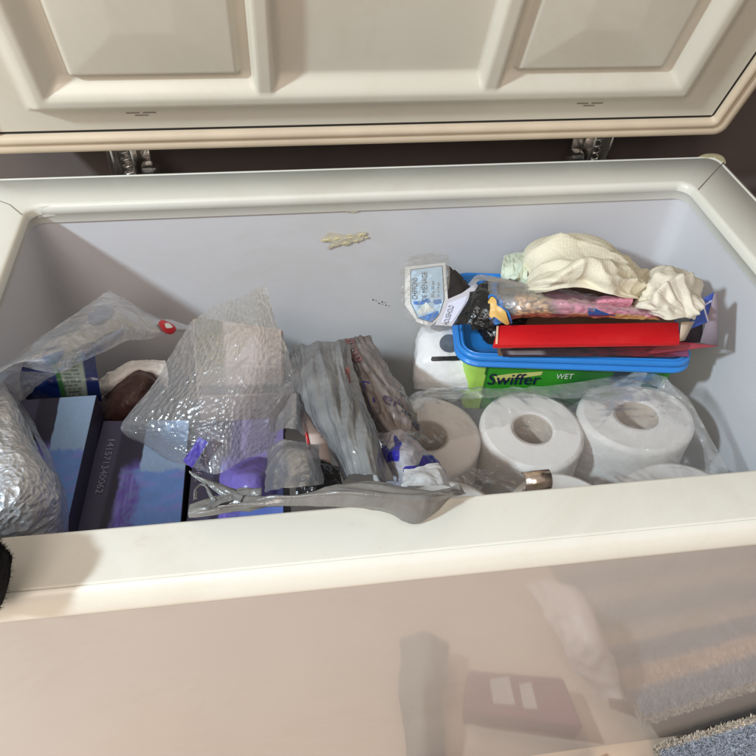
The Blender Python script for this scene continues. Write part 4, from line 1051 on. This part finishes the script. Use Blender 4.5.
# ---- rug with pile
def rug():
    rg = thing('striped_rug', 'shaggy blue grey and beige striped rug on the floor before the freezer', 'rug', at(700, 740, ZF))
    A_ = aty(653, 747, -.060); B_ = aty(756, 716, -.060); k_ = (B_[2] - A_[2]) / (B_[0] - A_[0])
    def P(x, y, z):
        zz = max(A_[2] - ZF, 0) + k_ * min(x, .20) ; zz = (zz - .006) * math.exp(-(y / .07) ** 1.3)
        return np.array([A_[0] + x - y * .16, A_[1] - y + .16 * 0, z + ZF + max(zz, 0)])
    W, H_ = .78, .55
    def col(x, y):
        e = min(x, y, W - x, H_ - y)
        if e < .004: return A(176, 168, 156)
        if y < .006: return A(196, 184, 170)
        ph = ((y - .006) % .058) / .062
        return mixc(A(158, 162, 170), A(206, 188, 176), sst(.46, .54, ph) * (1 - sst(.95, 1.0, ph)))
    nx_, ny = 60, 44; V = [P(W * i / nx_, H_ * j / ny, .009 * min(1, .4 + 8 * min(i, j, nx_ - i, ny - j) / nx_)) for j in range(ny + 1) for i in range(nx_ + 1)]
    Fs = [(j * (nx_ + 1) + i, j * (nx_ + 1) + i + 1, (j + 1) * (nx_ + 1) + i + 1, (j + 1) * (nx_ + 1) + i) for j in range(ny) for i in range(nx_)]
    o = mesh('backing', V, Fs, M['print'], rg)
    ca = o.data.color_attributes.new('print', 'FLOAT_COLOR', 'POINT'); buf = []
    for j in range(ny + 1):
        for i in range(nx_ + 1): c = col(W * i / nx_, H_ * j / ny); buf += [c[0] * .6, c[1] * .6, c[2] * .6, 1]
    ca.data.foreach_set('color', buf)
    rnd = random.Random(9); V = []; Fs = []; cols = []
    for k in range(78000):
        x = rnd.random() * (.22 if k < 50000 else W); y = rnd.random() * (.10 if k < 50000 else H_)
        if x > W or y > H_: continue
        c = col(x, y); s_ = rnd.uniform(1.1, 1.9); p = P(x, y, .006)
        d = np.array([rnd.uniform(-1, 1) * .8, rnd.uniform(-1, 1) * .8, 1.3]); d = d / np.linalg.norm(d) * rnd.uniform(.004, .008)
        w = np.array([rnd.uniform(-1, 1), rnd.uniform(-1, 1), 0]); w = w / np.linalg.norm(w) * .0006; b = len(V)
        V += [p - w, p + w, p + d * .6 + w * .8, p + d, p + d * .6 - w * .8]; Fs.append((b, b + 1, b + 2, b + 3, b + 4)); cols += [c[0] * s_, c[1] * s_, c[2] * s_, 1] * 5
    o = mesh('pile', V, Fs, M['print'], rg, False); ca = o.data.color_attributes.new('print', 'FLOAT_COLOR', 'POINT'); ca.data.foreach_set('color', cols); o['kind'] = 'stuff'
rug()

# ---- things on the floor in front, mirrored in the glossy panel
def mir(px, py, z=None):
    z = ZF if z is None else z; q = at(px, py, z); return np.array([q[0], -2 * .0487 - q[1], z])
M['greycard_'] = plain('pale_card_panel', A(184, 168, 162), .6)
cr = thing('floor_carton', 'dark red carton with white panels on the floor, mirrored in the front panel', 'carton', mir(520, 710))
q0, q1, q2, q3 = mir(462, 722), mir(578, 738), mir(560, 690), mir(466, 680)
bm = bmesh.new(); hexa(bm, [q0, q1, q2, q3] + [q + (0, 0, .03) for q in (q0, q1, q2, q3)], .002, 1); bmobj('carton', bm, plain('dark_red_card', A(124, 66, 76), .5), cr, auto=30)
for k, pts in enumerate([((487, 690), (506, 688), (512, 716), (490, 714)), ((516, 696), (528, 694), (534, 720), (520, 719))]):
    mesh('white_panel', [mir(x, y) + (0, 0, .0308) for x, y in pts], [(0, 1, 2, 3)], M['greycard_'], cr, False)
rows = [[mir(530, 585, .46), mir(550, 580, .50), mir(575, 590, .52), mir(590, 605, .46)], [mir(560, 650, .50), mir(580, 640, .53), mir(600, 645, .53), mir(612, 660, .50)], [mir(600, 705, .46), mir(612, 700, .48), mir(624, 700, .48), mir(632, 706, .46)]]
t = Sheet(rows, crumple(.02, 9, 3)).build('shopping_bag', plain('white_bag_film', A(214, 196, 190), .4, .06, 10), None, 50, 50); tag(t, 'crumpled white shopping bag on the floor, mirrored in the front panel', 'shopping bag')
rows = [[mir(400, 640, .47), mir(425, 630, .49), mir(448, 645, .47)], [mir(398, 690, .47), mir(422, 690, .50), mir(446, 700, .47)], [mir(405, 756, .46), mir(425, 756, .48), mir(450, 756, .46)]]
t = Sheet(rows, crumple(.012, 12, 7)).build('floor_cloth', plain('dark_grey_cloth', A(128, 122, 114), .9, .1, 20), None, 40, 40); tag(t, 'dark grey cloth on the floor, mirrored in the front panel', 'cloth')

# ================================================================== LIGHT
w = bpy.data.worlds.new('World'); S.world = w; w.use_nodes = True
bg = w.node_tree.nodes['Background']; bg.inputs[0].default_value = (1, .90, .84, 1); bg.inputs[1].default_value = .36
def lamp(name, typ, loc, energy, col, size, target=None, spot=None):
    l = bpy.data.lights.new(name, typ); l.energy = energy; l.color = col
    if typ == 'AREA': l.size = size
    else: l.shadow_soft_size = size
    o = bpy.data.objects.new(name, l); COL.objects.link(o); o.location = loc
    if target is not None: o.rotation_euler = (Vector(target) - Vector(loc)).to_track_quat('-Z', 'Y').to_euler()
    return o
lamp('ceiling_lamp', 'POINT', (-1.85, -.85, 2.42), 175, (.74, .90, 1.0), .085)
lamp('warm_lamp', 'AREA', (-.7, -1.45, 2.35), 15, (1, .86, .76), .8, (0, .2, .9))

S.view_settings.view_transform = 'Standard'; S.view_settings.look = 'None'; S.view_settings.gamma = 1; S.view_settings.exposure = .33
S.render.engine = 'CYCLES'; S.cycles.use_denoising = True
S.cycles.max_bounces = 10; S.cycles.transparent_max_bounces = 24; S.cycles.diffuse_bounces = 4; S.cycles.glossy_bounces = 4
S.cycles.caustics_reflective = False; S.cycles.caustics_refractive = False; S.cycles.sample_clamp_indirect = 4
